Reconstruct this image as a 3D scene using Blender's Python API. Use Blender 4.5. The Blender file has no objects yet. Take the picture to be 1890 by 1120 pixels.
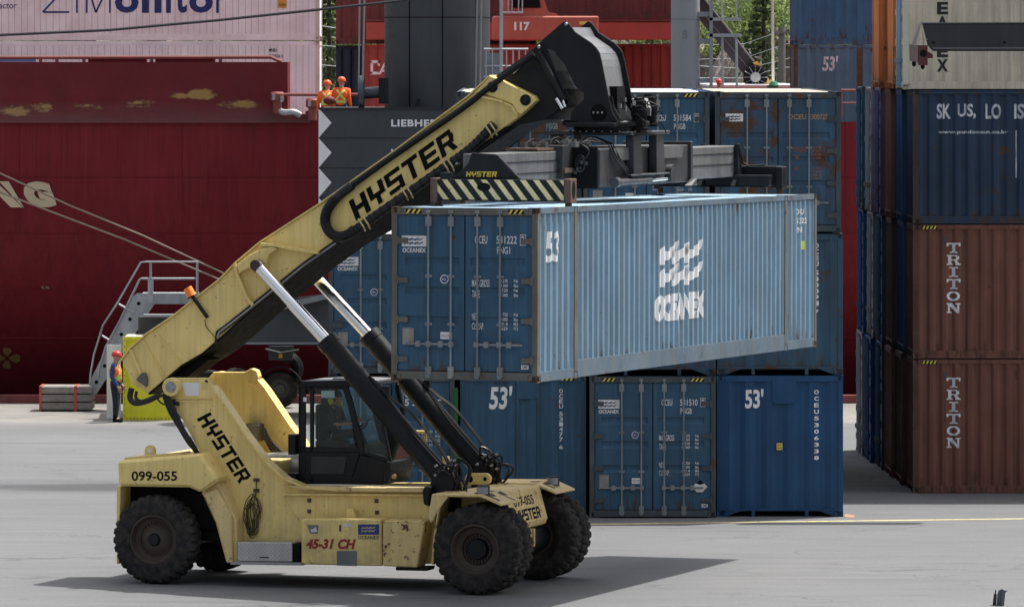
import bpy, bmesh, math, random
from mathutils import Vector, Matrix
random.seed(7)
C = bpy.context.scene
R = math.radians
# ------------------------------------------------------------------ camera, world, sun, exposure
F, CX, CY, HC = 11700.0, 945.0, 100.0, 9.5          # focal length in photo pixels, horizon row, camera height
cam = bpy.data.cameras.new("camera"); camo = bpy.data.objects.new("camera", cam)
C.collection.objects.link(camo); C.camera = camo
camo.location = (0, 0, HC); camo.rotation_euler = (R(90), 0, 0)
cam.sensor_width = 36; cam.lens = F/1890*36
cam.shift_y = (CY-560)/1890
cam.clip_start = 1; cam.clip_end = 3000
w = bpy.data.worlds.new("World"); C.world = w; w.use_nodes = True
SUNV = Vector((0.38, 0.29, 1.0)).normalized()
nt = w.node_tree; bg = nt.nodes['Background']
sky = nt.nodes.new('ShaderNodeTexSky'); sky.sky_type = 'NISHITA'; sky.sun_disc = False
sky.sun_elevation = math.asin(SUNV.z); sky.sun_rotation = math.atan2(SUNV.x, SUNV.y)
sky.air_density = 1.2; sky.dust_density = 6.0; sky.ozone_density = 1.0
hs = nt.nodes.new('ShaderNodeHueSaturation'); hs.inputs['Saturation'].default_value = 0.45
nt.links.new(sky.outputs[0], hs.inputs['Color']); nt.links.new(hs.outputs[0], bg.inputs[0])
bg.inputs[1].default_value = 0.15
sl = bpy.data.lights.new("sun", 'SUN'); so = bpy.data.objects.new("sun", sl); C.collection.objects.link(so)
sl.energy = 4.6; sl.angle = R(0.8); sl.color = (1, .965, .91)
so.rotation_euler = SUNV.to_track_quat('Z', 'Y').to_euler(); so.location = (40, 40, 80)
C.view_settings.view_transform = 'Standard'; C.view_settings.look = 'None'
C.view_settings.gamma = 1; C.view_settings.exposure = 0.35; C.view_settings.use_curve_mapping = False
C.cycles.max_bounces = 6; C.cycles.transparent_max_bounces = 8
try: C.cycles.use_denoising = True
except Exception: pass

# ------------------------------------------------------------------ materials
MATS = {}
def srgb(r, g, b):
    f = lambda c: ((c/255+.055)/1.055)**2.4 if c > 10 else c/255/12.92
    return (f(r), f(g), f(b), 1)
def mat(name, col, rough=.6, metal=0, var=.12, dirt=0, dirtcol=(.10, .085, .07), rust=0, streak=1, scale=1, bump=.0, spec=.4, rustscale=1.6, speck=0, edge=None, low=0, fine=0):
    if name in MATS: return MATS[name]
    m = bpy.data.materials.new(name); m.use_nodes = True; MATS[name] = m
    t = m.node_tree; N = t.nodes; L = t.links; b = N['Principled BSDF']
    b.inputs['Roughness'].default_value = rough; b.inputs['Metallic'].default_value = metal
    b.inputs['Specular IOR Level'].default_value = spec
    tc = N.new('ShaderNodeTexCoord'); oi = N.new('ShaderNodeObjectInfo')
    mul = N.new('ShaderNodeMath'); mul.operation = 'MULTIPLY'; mul.inputs[1].default_value = 61.0; L.new(oi.outputs['Random'], mul.inputs[0])
    add = N.new('ShaderNodeVectorMath'); add.operation = 'ADD'; L.new(tc.outputs['Object'], add.inputs[0]); L.new(mul.outputs[0], add.inputs[1])
    def noise(sc, det=4, vec=None, r=.6):
        n = N.new('ShaderNodeTexNoise'); n.inputs['Scale'].default_value = sc; n.inputs['Detail'].default_value = det; n.inputs['Roughness'].default_value = r
        L.new(vec or add.outputs[0], n.inputs['Vector']); return n.outputs['Fac']
    def ramp(src, a, c, lo=0, hi=1):
        n = N.new('ShaderNodeMapRange'); n.inputs['From Min'].default_value = a; n.inputs['From Max'].default_value = c
        n.inputs['To Min'].default_value = lo; n.inputs['To Max'].default_value = hi; L.new(src, n.inputs['Value']); return n.outputs[0]
    def mix(fac, A, B):
        n = N.new('ShaderNodeMix'); n.data_type = 'RGBA'; n.clamp_factor = True
        L.new(fac, n.inputs[0])
        for k, v in ((6, A), (7, B)):
            if isinstance(v, tuple): n.inputs[k].default_value = v if len(v) == 4 else (*v, 1)
            else: L.new(v, n.inputs[k])
        return n.outputs[2]
    c3 = tuple(col[:3])
    hi = tuple(min(1, c*(1+var)) for c in c3); lo = tuple(c*(1-var) for c in c3)
    out = mix(ramp(noise(1.1*scale, 5), .3, .7), lo, hi)
    if dirt:
        mp = N.new('ShaderNodeMapping'); mp.inputs['Scale'].default_value = (5*scale, 5*scale, (.45 if streak else 5)*scale); L.new(add.outputs[0], mp.inputs[0])
        out = mix(ramp(noise(1.6, 6, mp.outputs[0]), .42, .78, 0, dirt), out, dirtcol)
    sz = N.new('ShaderNodeSeparateXYZ'); L.new(tc.outputs['Object'], sz.inputs[0])
    def madd(a, b, op='ADD'):
        n = N.new('ShaderNodeMath'); n.operation = op
        for i, v in enumerate((a, b)):
            if isinstance(v, (int, float)): n.inputs[i].default_value = v
            else: L.new(v, n.inputs[i])
        return n.outputs[0]
    if fine:      # thin rain streaks
        mp = N.new('ShaderNodeMapping'); mp.inputs['Scale'].default_value = (17, 17, .5); L.new(add.outputs[0], mp.inputs[0])
        out = mix(ramp(noise(1.3, 5, mp.outputs[0]), .50, .72, 0, fine), out, tuple(c*.55 for c in dirtcol))
        mp = N.new('ShaderNodeMapping'); mp.inputs['Scale'].default_value = (9, 9, .3); mp.inputs['Location'].default_value = (7, 3, 1); L.new(add.outputs[0], mp.inputs[0])
        out = mix(ramp(noise(1.0, 5, mp.outputs[0]), .52, .75, 0, fine*.8), out, tuple(min(1, c*1.5+.02) for c in c3))
    if low:       # mud and dust thrown up from the yard
        out = mix(madd(ramp(sz.outputs['Z'], 0.3, 1.9, low, 0), ramp(noise(3.5, 6), .35, .65, .1, 1), 'MULTIPLY'), out, (.20, .165, .115))
    if speck:
        out = mix(ramp(noise(9*scale, 3), .66, .70, 0, speck), out, (.10, .045, .02))
    if edge:      # rust creeps in from the top and bottom rails
        e_ = madd(ramp(sz.outputs['Z'], .12, .75, .17, 0), ramp(sz.outputs['Z'], edge-.5, edge, 0, .12))
        mp = N.new('ShaderNodeMapping'); mp.inputs['Scale'].default_value = (6, 6, 1.1); L.new(add.outputs[0], mp.inputs[0])
        out = mix(ramp(madd(noise(1.2, 8, mp.outputs[0], .7), e_), .66, .74, 0, .85), out, (.065, .035, .022))
    if rust:
        out = mix(ramp(noise(rustscale*scale, 9, None, .68), .66-rust*.28, .72-rust*.28), out, mix(noise(14*scale, 3), (.035, .018, .012), (.13, .062, .032)))
    L.new(out, b.inputs['Base Color'])
    L.new(ramp(noise(7*scale, 3), .3, .7, max(0.02, rough-.1), min(1, rough+.12)), b.inputs['Roughness'])
    if bump:
        bn = N.new('ShaderNodeBump'); bn.inputs['Distance'].default_value = bump; bn.inputs['Strength'].default_value = .6
        L.new(noise(6*scale, 6), bn.inputs['Height']); L.new(bn.outputs[0], b.inputs['Normal'])
    return m
def paint(name, rgb, **k): return mat(name, rgb if max(rgb) <= 1 else srgb(*rgb), **k)

yellow = mat('machine_yellow', (.83, .645, .245), .45, dirt=.34, dirtcol=(.42, .30, .13), var=.09, speck=.5, bump=.005, low=.55, fine=.22, rust=.055, rustscale=2.2)
yellow_rusty = mat('yellow_rusted', (.74, .57, .25), .55, dirt=.55, dirtcol=(.40, .25, .12), rust=.30, rustscale=4.6, speck=.9)
yellow_chipped = mat('yellow_chipped', (.74, .57, .26), .5, dirt=.5, dirtcol=(.42, .31, .18), rust=.20, rustscale=1.7, speck=.6)
black = mat('machine_black', (.010, .011, .014), .42, var=.25, dirt=.18, dirtcol=(.04, .04, .04), spec=.22)
blackm = mat('black_matt', (.008, .008, .009), .8, var=.3, spec=.1)
hose_m = mat('hose_rubber', (.012, .012, .014), .45, var=.3)
greyblack = mat('spreader_grey', (.105, .105, .108), .5, var=.3, dirt=.7, dirtcol=(.045, .042, .04))
darkgrey = mat('spreader_dark', (.036, .036, .042), .45, var=.3, dirt=.5, dirtcol=(.02, .02, .02))
chrome = mat('chrome', (.82, .83, .86), .16, 1, var=.05)
steel = mat('worn_steel', (.35, .35, .36), .45, .7, var=.3)
galv = mat('galvanised_steel', (.42, .44, .46), .55, .35, var=.2, dirt=.4, dirtcol=(.2, .2, .2))
alu = mat('chequer_aluminium', (.5, .5, .5), .4, .7, var=.15, dirt=.3)
rubber = mat('tyre_rubber', (.020, .020, .021), .85, var=.3, dirt=.95, streak=0, dirtcol=(.072, .062, .054), bump=.02, spec=.2)
rimm = mat('rusty_rim', (.058, .042, .036), .7, var=.35, rust=.18)
rust_steel = mat('rusty_steel', (.10, .062, .045), .8, var=.4, rust=.4, dirt=.4, dirtcol=(.05, .04, .035))
white = mat('white_paint', (.78, .79, .8), .5, var=.04, dirt=.3, dirtcol=(.5, .5, .48))
whitewear = mat('worn_white_paint', (.74, .75, .76), .5, var=.06, dirt=.5, dirtcol=(.25, .33, .4))
offwhite = mat('paper_white', (.72, .72, .74), .6, var=.06, dirt=.4)
cream = mat('cream_paint', (.62, .60, .50), .55, var=.06, dirt=.3, dirtcol=(.35, .32, .25), speck=.3)
hazy = mat('hazard_yellow', (.72, .58, .10), .5, var=.1, dirt=.3)
hazstripe = mat('worn_stripe_yellow', (.62, .50, .26), .6, var=.15, dirt=.5, speck=.9, dirtcol=(.2, .16, .1))
redtext = mat('red_lettering', (.28, .02, .022), .5)
bluelabel = mat('label_blue', (.025, .05, .20), .5)
greyplate = mat('grey_plate', (.16, .17, .18), .5, var=.3, dirt=.3)
orange_l = mat('orange_lens', (.9, .22, .02), .25, var=.05)
vestm = None

def corr(name, rgb, rust=.0, dirt=.3, dc=(.06, .06, .06), **k):
    k.setdefault('edge', 2.9); k.setdefault('fine', .42); return mat(name, rgb, .55, var=.16, dirt=dirt, dirtcol=dc, rust=rust, bump=.006, spec=.3, **k)
def corr_clean(name, rgb, rust=0, dirt=.3, dc=(.06, .06, .06)): return corr(name, rgb, rust, dirt, dc, edge=None, fine=.12)
P_blue = corr('container_blue', (.032, .093, .166), .06, .45, (.04, .06, .07), speck=.15)
P_blue_new = corr('container_blue_new', (.014, .064, .160), 0, .25, (.012, .045, .10), edge=None, fine=.2)
P_blue_old = corr('container_blue_old', (.032, .083, .14), .30, .6, (.045, .05, .045))
P_blue_rust = corr('container_blue_rusted', (.03, .085, .155), .58, .6, (.06, .045, .035), rustscale=1.0)
P_blue_sunlit = corr('container_blue_sunlit', (.128, .222, .315), .05, .7, (.17, .215, .22), speck=.25)  # paler copy of the door blue; sunlight on the long sides put into the colour
P_brown = corr('container_brown', (.185, .072, .050), .12, .45, (.07, .035, .03))
P_brown2 = corr('container_dark_brown', (.085, .04, .035), .2, .5, (.035, .025, .022))
P_navy = corr('container_navy', (.018, .040, .082), .15, .45, (.03, .03, .035))
P_teal = corr('container_teal_blue', (.02, .085, .15), .12, .4)
P_grey = corr('container_grey', (.24, .25, .28), .15, .5)
P_purple = corr('container_violet_blue', (.09, .095, .2), .1, .4)
P_orange = corr('container_orange', (.50, .17, .06), .2, .5, (.18, .07, .03))
P_cream = corr('container_cream', (.51, .465, .38), .02, .4, (.34, .29, .22), speck=.2, edge=None)
P_red = corr('container_red', (.33, .062, .05), .02, .4, (.17, .045, .04))
P_dred = corr('container_dark_red', (.15, .032, .032), .05, .4, (.06, .015, .015))
P_pink = corr_clean('reefer_pinkish_white', (.93, .84, .85), 0, .3, (.76, .66, .67))
P_rwhite = corr_clean('reefer_white', (.90, .90, .93), 0, .4, (.68, .66, .68))

def glass_mat():
    m = bpy.data.materials.new('cab_glass'); m.use_nodes = True; t = m.node_tree; N = t.nodes; L = t.links
    out = N['Material Output']; N.remove(N['Principled BSDF'])
    tr = N.new('ShaderNodeBsdfTransparent'); tr.inputs[0].default_value = (.80, .90, .87, 1)
    gl = N.new('ShaderNodeBsdfGlossy'); gl.inputs['Roughness'].default_value = .04; gl.inputs[0].default_value = (.8, .9, .9, 1)
    fr = N.new('ShaderNodeFresnel'); fr.inputs[0].default_value = 1.5
    mx = N.new('ShaderNodeMixShader'); L.new(fr.outputs[0], mx.inputs[0]); L.new(tr.outputs[0], mx.inputs[1]); L.new(gl.outputs[0], mx.inputs[2])
    L.new(mx.outputs[0], out.inputs[0]); return m
glass = glass_mat()

# ------------------------------------------------------------------ mesh helpers
def link(o, parent=None):
    C.collection.objects.link(o)
    if parent is not None: o.parent = parent
    return o
def tag(o, label=None, cat=None, group=None, kind=None):
    if label: o['label'] = label
    if cat: o['category'] = cat
    if group: o['group'] = group
    if kind: o['kind'] = kind
    return o
def thing(name, label, cat, loc=(0, 0, 0), rz=0, group=None):
    o = bpy.data.objects.new(name, None); link(o); o.location = loc; o.rotation_euler = (0, 0, rz); o.empty_display_size = .2
    return tag(o, label, cat, group)
class MB:
    def __init__(s): s.v = []; s.f = []
    def add(s, vs, fs):
        n = len(s.v); s.v += [tuple(v) for v in vs]; s.f += [tuple(i+n for i in f) for f in fs]; return s
    def box(s, x0, x1, y0, y1, z0, z1):
        return s.add([(x0,y0,z0),(x1,y0,z0),(x1,y1,z0),(x0,y1,z0),(x0,y0,z1),(x1,y0,z1),(x1,y1,z1),(x0,y1,z1)],
                     [(0,3,2,1),(4,5,6,7),(0,1,5,4),(1,2,6,5),(2,3,7,6),(3,0,4,7)])
    def prism(s, pts, a, b, fn):
        """closed outline pts (2-D) swept from a to b; fn(p, q, t) -> xyz"""
        n = len(pts); vs = [fn(p, q, a) for p, q in pts]+[fn(p, q, b) for p, q in pts]
        return s.add(vs, [tuple(range(n)), tuple(range(2*n-1, n-1, -1))]+[(i, (i+1) % n, n+(i+1) % n, n+i) for i in range(n)])
    def side(s, pts, v0, v1): return s.prism(pts, v0, v1, lambda p, q, t: (p, t, q))
    def quad(s, *p): return s.add(p, [tuple(range(len(p)))])
    def tube(s, pts, r, n=8, caps=True, r1=None):
        pts = [Vector(p) for p in pts]; m = len(pts); rings = []
        up = Vector((.13, .21, 1)).normalized(); prev = None
        for i, p in enumerate(pts):
            d = (pts[min(i+1, m-1)]-pts[max(i-1, 0)]).normalized()
            if prev is None:
                x = d.cross(up)
                if x.length < .05: x = d.cross(Vector((1, 0, 0)))
            else: x = prev-d*prev.dot(d)
            x.normalize(); prev = x; y = d.cross(x)
            rr = r if r1 is None else r+(r1-r)*i/(m-1)
            rings.append([p+x*rr*math.cos(2*math.pi*k/n)+y*rr*math.sin(2*math.pi*k/n) for k in range(n)])
        vs = [v for g in rings for v in g]
        fs = [(i*n+k, i*n+(k+1) % n, (i+1)*n+(k+1) % n, (i+1)*n+k) for i in range(m-1) for k in range(n)]
        if caps: fs += [tuple(range(n-1, -1, -1)), tuple((m-1)*n+k for k in range(n))]
        return s.add(vs, fs)
    def cyl(s, a, b, r, n=16, r1=None): return s.tube([a, b], r, n, True, r1)
    def lathe(s, prof, c, axis='y', n=32, a0=0, a1=None):
        """prof: (radius, offset along axis)"""
        vs = []; full = a1 is None; a1 = 2*math.pi if full else a1; m = n if full else n+1
        for k in range(m):
            a = a0+(a1-a0)*k/n
            for r, h in prof:
                if axis == 'y': vs.append((c[0]+r*math.cos(a), c[1]+h, c[2]+r*math.sin(a)))
                elif axis == 'z': vs.append((c[0]+r*math.cos(a), c[1]+r*math.sin(a), c[2]+h))
                else: vs.append((c[0]+h, c[1]+r*math.cos(a), c[2]+r*math.sin(a)))
        p = len(prof); fs = []
        for k in range(n if full else n):
            k2 = (k+1) % m
            fs += [(k*p+i, k*p+i+1, k2*p+i+1, k2*p+i) for i in range(p-1)]
        return s.add(vs, fs)
    def mesh(s, name, smooth=False):
        me = bpy.data.meshes.new(name); me.from_pydata(s.v, [], s.f)
        bm = bmesh.new(); bm.from_mesh(me); bmesh.ops.recalc_face_normals(bm, faces=bm.faces); bm.to_mesh(me); bm.free()
        if smooth:
            me.polygons.foreach_set('use_smooth', [True]*len(me.polygons))
            me.set_sharp_from_angle(angle=R(38))
        me.update(); return me
    def build(s, name, m, parent=None, smooth=False, bevel=0):
        me = s.mesh(name, smooth); me.materials.append(m)
        o = link(bpy.data.objects.new(name, me), parent)
        if bevel:
            b = o.modifiers.new('bevel', 'BEVEL'); b.width = bevel; b.segments = 1; b.limit_method = 'ANGLE'; b.angle_limit = R(40)
        return o
def inst(name, me, m, parent, loc=(0, 0, 0), scale=None):
    """an object on shared mesh data with its own material"""
    if not me.materials: me.materials.append(None)
    o = link(bpy.data.objects.new(name, me), parent); o.location = loc
    if scale: o.scale = scale
    o.material_slots[0].link = 'OBJECT'; o.material_slots[0].material = m
    return o
def smoothpath(pts, n=4):
    out = []; P = [Vector(p) for p in pts]
    for i in range(len(P)-1):
        p0, p1, p2, p3 = P[max(i-1, 0)], P[i], P[i+1], P[min(i+2, len(P)-1)]
        for k in range(n):
            t = k/n
            out.append(.5*((2*p1)+(p2-p0)*t+(2*p0-5*p1+4*p2-p3)*t*t+(3*p1-p0-3*p2+p3)*t**3))
    out.append(P[-1]); return out
# text -> triangles in the unit box, fitted to a rectangle and wrapped on a surface
_tc = {}
def glyphs(body, bold=0, shear=0, space=1, cuts=()):
    key = (body, bold, shear, space)
    if key not in _tc:
        cu = bpy.data.curves.new('t', 'FONT'); cu.body = body; cu.size = 1; cu.offset = bold; cu.shear = shear; cu.space_character = space
        cu.align_x = 'CENTER'; cu.resolution_u = 3; cu.space_line = .95
        ob = bpy.data.objects.new('t', cu); C.collection.objects.link(ob)
        dg = bpy.context.evaluated_depsgraph_get(); dg.update()
        me = bpy.data.meshes.new_from_object(ob.evaluated_get(dg))
        V = [(v.co.x, v.co.y) for v in me.vertices]; Fa = [tuple(p.vertices) for p in me.polygons]
        bpy.data.objects.remove(ob); bpy.data.curves.remove(cu); bpy.data.meshes.remove(me)
        _tc[key] = (V, Fa)
    return _tc[key]
def wrap(V, Fa, rect, fn, cuts=()):
    """fit V into rect=(s0,s1,t0,t1), cut at the s values in cuts, map by fn(s,t)->xyz; returns (verts, faces)"""
    xs = [v[0] for v in V]; ys = [v[1] for v in V]; ax, bx, ay, by = min(xs), max(xs), min(ys), max(ys)
    s0, s1, t0, t1 = rect
    bm = bmesh.new(); vs = [bm.verts.new((s0+(x-ax)/(bx-ax)*(s1-s0), t0+(y-ay)/(by-ay)*(t1-t0), 0)) for x, y in V]
    for f in Fa:
        try: bm.faces.new([vs[i] for i in f])
        except ValueError: pass
    for c in cuts:
        if s0 < c < s1:
            bmesh.ops.bisect_plane(bm, geom=bm.verts[:]+bm.edges[:]+bm.faces[:], plane_co=(c, 0, 0), plane_no=(1, 0, 0))
    bm.verts.index_update()
    out = ([fn(v.co.x, v.co.y) for v in bm.verts], [tuple(v.index for v in f.verts) for f in bm.faces])
    bm.free(); return out
def text(mb, body, rect, fn, bold=.015, shear=0, space=1, cuts=()):
    V, Fa = glyphs(body, bold, shear, space); v, f = wrap(V, Fa, rect, fn, cuts); mb.add(v, f)
def shape(mb, polys, rect, fn, cuts=()):
    """polys in unit coordinates (0..1) placed in rect"""
    for p in polys:
        s0, s1, t0, t1 = rect
        xs = [q[0] for q in p]; ys = [q[1] for q in p]
        r = (s0+(s1-s0)*min(xs), s0+(s1-s0)*max(xs), t0+(t1-t0)*min(ys), t0+(t1-t0)*max(ys))
        bm = bmesh.new(); vs = [bm.verts.new((x, y, 0)) for x, y in p]; fc = bm.faces.new(vs); bmesh.ops.triangulate(bm, faces=[fc])
        bm.verts.index_update(); V = [(v.co.x, v.co.y) for v in bm.verts]; Fa = [tuple(v.index for v in f.verts) for f in bm.faces]; bm.free()
        v, f = wrap(V, Fa, r, fn, cuts); mb.add(v, f)
WAVE = [(0, .30), (.13, .62), (.30, .98), (.30, .70), (.42, .58), (.66, .72), (.80, 1.0), (.98, 1.0), (.84, .70), (.70, .42), (.50, .28), (.36, .36), (.22, .60), (.16, .40)]
def wave_logo(rows=2):
    out = []
    one = [(0, .12), (.30, 1.0), (.30, .72), (.50, .60), (.72, .72), (1.0, 1.12), (.86, .55), (.66, .28), (.45, .25), (.24, .42), (.10, -.05)]
    for r in range(rows):
        for c in range(3):
            out.append([(x*.46+c*.27, (1-r-1)*0+(.52 if r == 0 else .02)+y*.42) for x, y in one])
    return out
def big_waves():
    one = [(0, -.08), (.0, .62), (.20, 1.0), (.26, .66), (.46, .66), (.72, 1.0), (.96, 1.22), (.90, .66), (.74, .34), (.52, .22), (.34, .14), (.22, -.08)]
    return [[(x*.44+c*.28, (.50 if r == 0 else .0)+y*.41) for x, y in one] for r in (0, 1) for c in range(3)]
def B(*r): return [[(a, c), (b, c), (b, d), (a, d)] for a, b, c, d in r]
BLOCK = {'H': B((0, .30, 0, 1), (.30, .70, .39, .61), (.70, 1, 0, 1)), 'Y': B((0, .29, .36, 1), (.71, 1, .36, 1), (.29, .71, .36, .56), (.36, .64, 0, .36)),
         'S': B((0, 1, .80, 1), (0, .28, .60, .80), (0, 1, .40, .60), (.72, 1, .20, .40), (0, 1, 0, .20)), 'T': B((0, 1, .79, 1), (.36, .64, 0, .79)),
         'E': B((0, .28, 0, 1), (.28, 1, .79, 1), (.28, .95, .40, .60), (.28, 1, 0, .21)), 'R': B((0, .28, 0, 1), (.28, .92, .79, 1), (.72, 1, .56, .79), (.28, .94, .38, .56))+[[(.50, .38), (.80, .38), (1.04, 0), (.72, 0)]]}
SLAB = {'T': B((0, 1, .86, 1), (0, .13, .68, .86), (.87, 1, .68, .86), (.40, .62, .12, .86), (.24, .78, 0, .12)), 'I': B((.18, .82, .88, 1), (.38, .62, .12, .88), (.18, .82, 0, .12)),
        'R': B((0, .74, .88, 1), (.12, .34, .12, .88), (0, .46, 0, .12), (.68, .90, .58, .88), (.34, .82, .46, .58), (.62, 1.02, 0, .12))+[[(.48, .46), (.70, .46), (.92, .12), (.68, .12)]],
        'N': B((0, .24, .88, 1), (.10, .24, .12, .88), (0, .36, 0, .12), (.62, 1, .88, 1), (.76, .90, .14, .88))+[[(.24, .88), (.24, 1), (.40, 1), (.76, .34), (.90, .10), (.90, 0), (.74, 0), (.24, .70)]]}
def btext(mb, word, rect, fn, font=BLOCK, shear=0, gap=.16, cuts=()):
    polys = []; x = 0; adv = 1+gap
    for i, ch in enumerate(word):
        for p in font[ch]: polys.append([(x+a+shear*b, b) for a, b in p])
        x += adv
    X = max(a for p in polys for a, _ in p); polys = [[(a/X, b) for a, b in p] for p in polys]
    shape(mb, polys, rect, fn, cuts)
def rect_poly(): return [[(0, 0), (1, 0), (1, 1), (0, 1)]]
def img(px, py, Y): return Vector(((px-CX)*Y/F, Y, HC-(py-CY)*Y/F))

# ------------------------------------------------------------------ containers
CW = 2.59
def corr_profile(a, b, pitch=.278, depth=.036, phase=0):
    """breakpoints (s, d) of a trapezoid corrugation between a and b; d is depth below the outer plane"""
    n = max(1, round((b-a)/pitch)); p = (b-a)/n; out = [(a, 0)]
    for i in range(n):
        o = a+i*p
        out += [(o+p*.13, 0), (o+p*.37, depth), (o+p*.63, depth), (o+p*.87, 0)]
    out.append((b, 0)); return out
def prof_at(prof, s):
    for (a, d), (b, e) in zip(prof, prof[1:]):
        if a <= s <= b: return d+(e-d)*(s-a)/max(1e-6, b-a)
    return 0
MESH = {}
def cached(key, fn):
    if key not in MESH: MESH[key] = fn()
    return MESH[key]
def casting_mesh():
    m = MB(); a, b, c = .176, .164, .12
    m.box(0, a, 0, b, 0, c)
    me = m.mesh('corner_casting'); bm = bmesh.new(); bm.from_mesh(me)
    for f in [f for f in bm.faces if abs(f.normal.z) < .5]:
        r = bmesh.ops.inset_region(bm, faces=[f], thickness=.032, depth=0)
        bmesh.ops.translate(bm, verts=f.verts, vec=-f.normal*.05)
    bm.to_mesh(me); bm.free(); return me
def side_posts(L, mid): return [.17, L-.17] if not mid else [.17, mid, L-mid, L-.17]
def frame_mesh(L, H, W, mid, endtype):
    m = MB(); h = W/2
    for sx in (-1, 1):
        x0, x1 = (h-.10, h) if sx > 0 else (-h, -h+.10)
        m.box(x0, x1, 0, .12, .10, H-.10); m.box(x0, x1, L-.12, L, .10, H-.10)
        xr0, xr1 = (h-.06, h-.004) if sx > 0 else (-h+.004, -h+.06)
        if mid:
            xm0, xm1 = (h-.14, h+.004) if sx > 0 else (-h-.004, -h+.14)
            for yy in (mid, L-mid): m.box(xm0, xm1, yy-.085, yy+.085, .12, H-.12)
    for y0, y1 in ((0.003, .09), (L-.09, L-.003)):
        m.box(-h+.10, h-.10, y0, y1, H-.13, H-.008)
        m.box(-h+.10, h-.10, y0, y1, .03 if endtype != 'end' else .12, .16)
    if endtype == 'end':
        for sx in (-1, 1):
            m.add([(sx*(h-.17), .01, .12), (sx*(h-.50), .01, .12), (sx*(h-.17), .01, .0), (sx*(h-.17), .03, .12), (sx*(h-.50), .03, .12), (sx*(h-.17), .03, .0)], [(0, 1, 2), (3, 5, 4), (1, 4, 5, 2)])
            m.box(sx*.55-.035, sx*.55+.035, .0, .06, .0, .118)
    for k in range(1, int(L/.6)): m.box(-h+.07, h-.07, k*.6-.02, k*.6+.02, .06, .15)   # cross members under the floor
    return m.mesh('frame')
def rail_mesh(L, H, W, mid):
    m = MB(); h = W/2
    for x0, x1 in ((h-.06, h-.004), (-h+.004, -h+.06)): m.box(x0, x1, .12, L-.12, H-.10, H-.005); m.box(x0, x1, .12, L-.12, .008, .17)
    if mid:
        for sx in (-1, 1): m.box(min(sx*(h-.05), sx*(h-.001)), max(sx*(h-.05), sx*(h-.001)), mid+.085, L-mid-.085, .01, .30)
    return m.mesh('side_rail')
def panels(L, H, W, mid):
    m = MB(); h = W/2-.012; ps = [.12]+([mid, L-mid] if mid else [])+[L-.12]
    prof = []
    for i in range(len(ps)-1):
        a = ps[i]+(.085 if i else 0); b = ps[i+1]-(.085 if i < len(ps)-2 else 0)
        prof += corr_profile(a, b)
    vs = []; fs = []
    for y, d in prof: vs += [(h-d, y, .16), (h-d, y, H-.09)]
    fs = [(2*i, 2*i+2, 2*i+3, 2*i+1) for i in range(len(prof)-1)]
    return m.add(vs, fs).mesh('side_panel'), prof
def roof_mesh(L, H, W):
    m = MB(); vs = []; y = .1; h = W/2-.05; pts = [(.1, 0)]
    while y < L-.4:
        pts += [(y+.06, 0), (y+.09, -.018), (y+.19, -.018), (y+.22, 0)]; y += .26
    pts.append((L-.1, 0))
    for y, d in pts: vs += [(-h, y, H-.02+d), (h, y, H-.02+d)]
    return m.add(vs, [(2*i, 2*i+1, 2*i+3, 2*i+2) for i in range(len(pts)-1)]).mesh('roof')
def end_profile(W): return corr_profile(-W/2+.10+.10, W/2-.10-.10, .40, .045)
def end_mesh(H, W):
    m = MB(); prof = end_profile(W); prof = [(-W/2+.10, 0)]+prof+[(W/2-.10, 0)]; vs = []
    for x, d in prof: vs += [(x, .02+d, .15), (x, .02+d, H-.12)]
    return m.add(vs, [(2*i, 2*i+1, 2*i+3, 2*i+2) for i in range(len(prof)-1)]).mesh('end_wall')
def plain_back(L, H, W):
    return MB().quad((-W/2+.1, L-.02, .15), (W/2-.1, L-.02, .15), (W/2-.1, L-.02, H-.12), (-W/2+.1, L-.02, H-.12)).box(-W/2+.07, W/2-.07, .1, L-.1, .15, .17).mesh('back_wall')
DZ = [(.27, .325), (.46, .515), (.65, .705)]
def door_mesh(H, W):
    """one door leaf, hinge at x=0, growing to +x"""
    m = MB(); wd = W/2-.11-.012; z0, z1 = .175, H-.14; hh = z1-z0; yf = .03; rec = .028
    m.box(0, wd, yf+.001, .075, z0, z1) if False else None
    rows = [z1]
    bands = []
    for a, b in DZ: bands.append((z1-b*hh, z1-a*hh))
    xa, xb = .13, wd-.09
    cur = z1
    for (b0, b1) in bands:
        m.quad((0, yf, b1), (wd, yf, b1), (wd, yf, cur), (0, yf, cur)); cur = b0
        m.quad((0, yf, b0), (xa, yf, b0), (xa, yf, b1), (0, yf, b1)); m.quad((xb, yf, b0), (wd, yf, b0), (wd, yf, b1), (xb, yf, b1))
        i0, i1, c0, c1 = b0+.045, b1-.006, xa+.02, xb-.02; yr = yf+rec
        m.quad((xa, yf, b0), (xb, yf, b0), (c1, yr, i0), (c0, yr, i0)); m.quad((c0, yr, i1), (c1, yr, i1), (xb, yf, b1), (xa, yf, b1))
        m.quad((xa, yf, b0), (c0, yr, i0), (c0, yr, i1), (xa, yf, b1)); m.quad((xb, yf, b0), (xb, yf, b1), (c1, yr, i1), (c1, yr, i0))
        m.quad((c0, yr, i0), (c1, yr, i0), (c1, yr, i1), (c0, yr, i1))
    m.quad((0, yf, z0), (wd, yf, z0), (wd, yf, cur), (0, yf, cur))
    m.quad((0, yf, z0), (0, .08, z0), (0, .08, z1), (0, yf, z1)); m.quad((wd, yf, z0), (wd, .08, z0), (wd, .08, z1), (wd, yf, z1))
    m.quad((0, yf, z1), (wd, yf, z1), (wd, .08, z1), (0, .08, z1)); m.quad((0, yf, z0), (wd, yf, z0), (wd, .08, z0), (0, .08, z0))
    return m.mesh('door')
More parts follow.
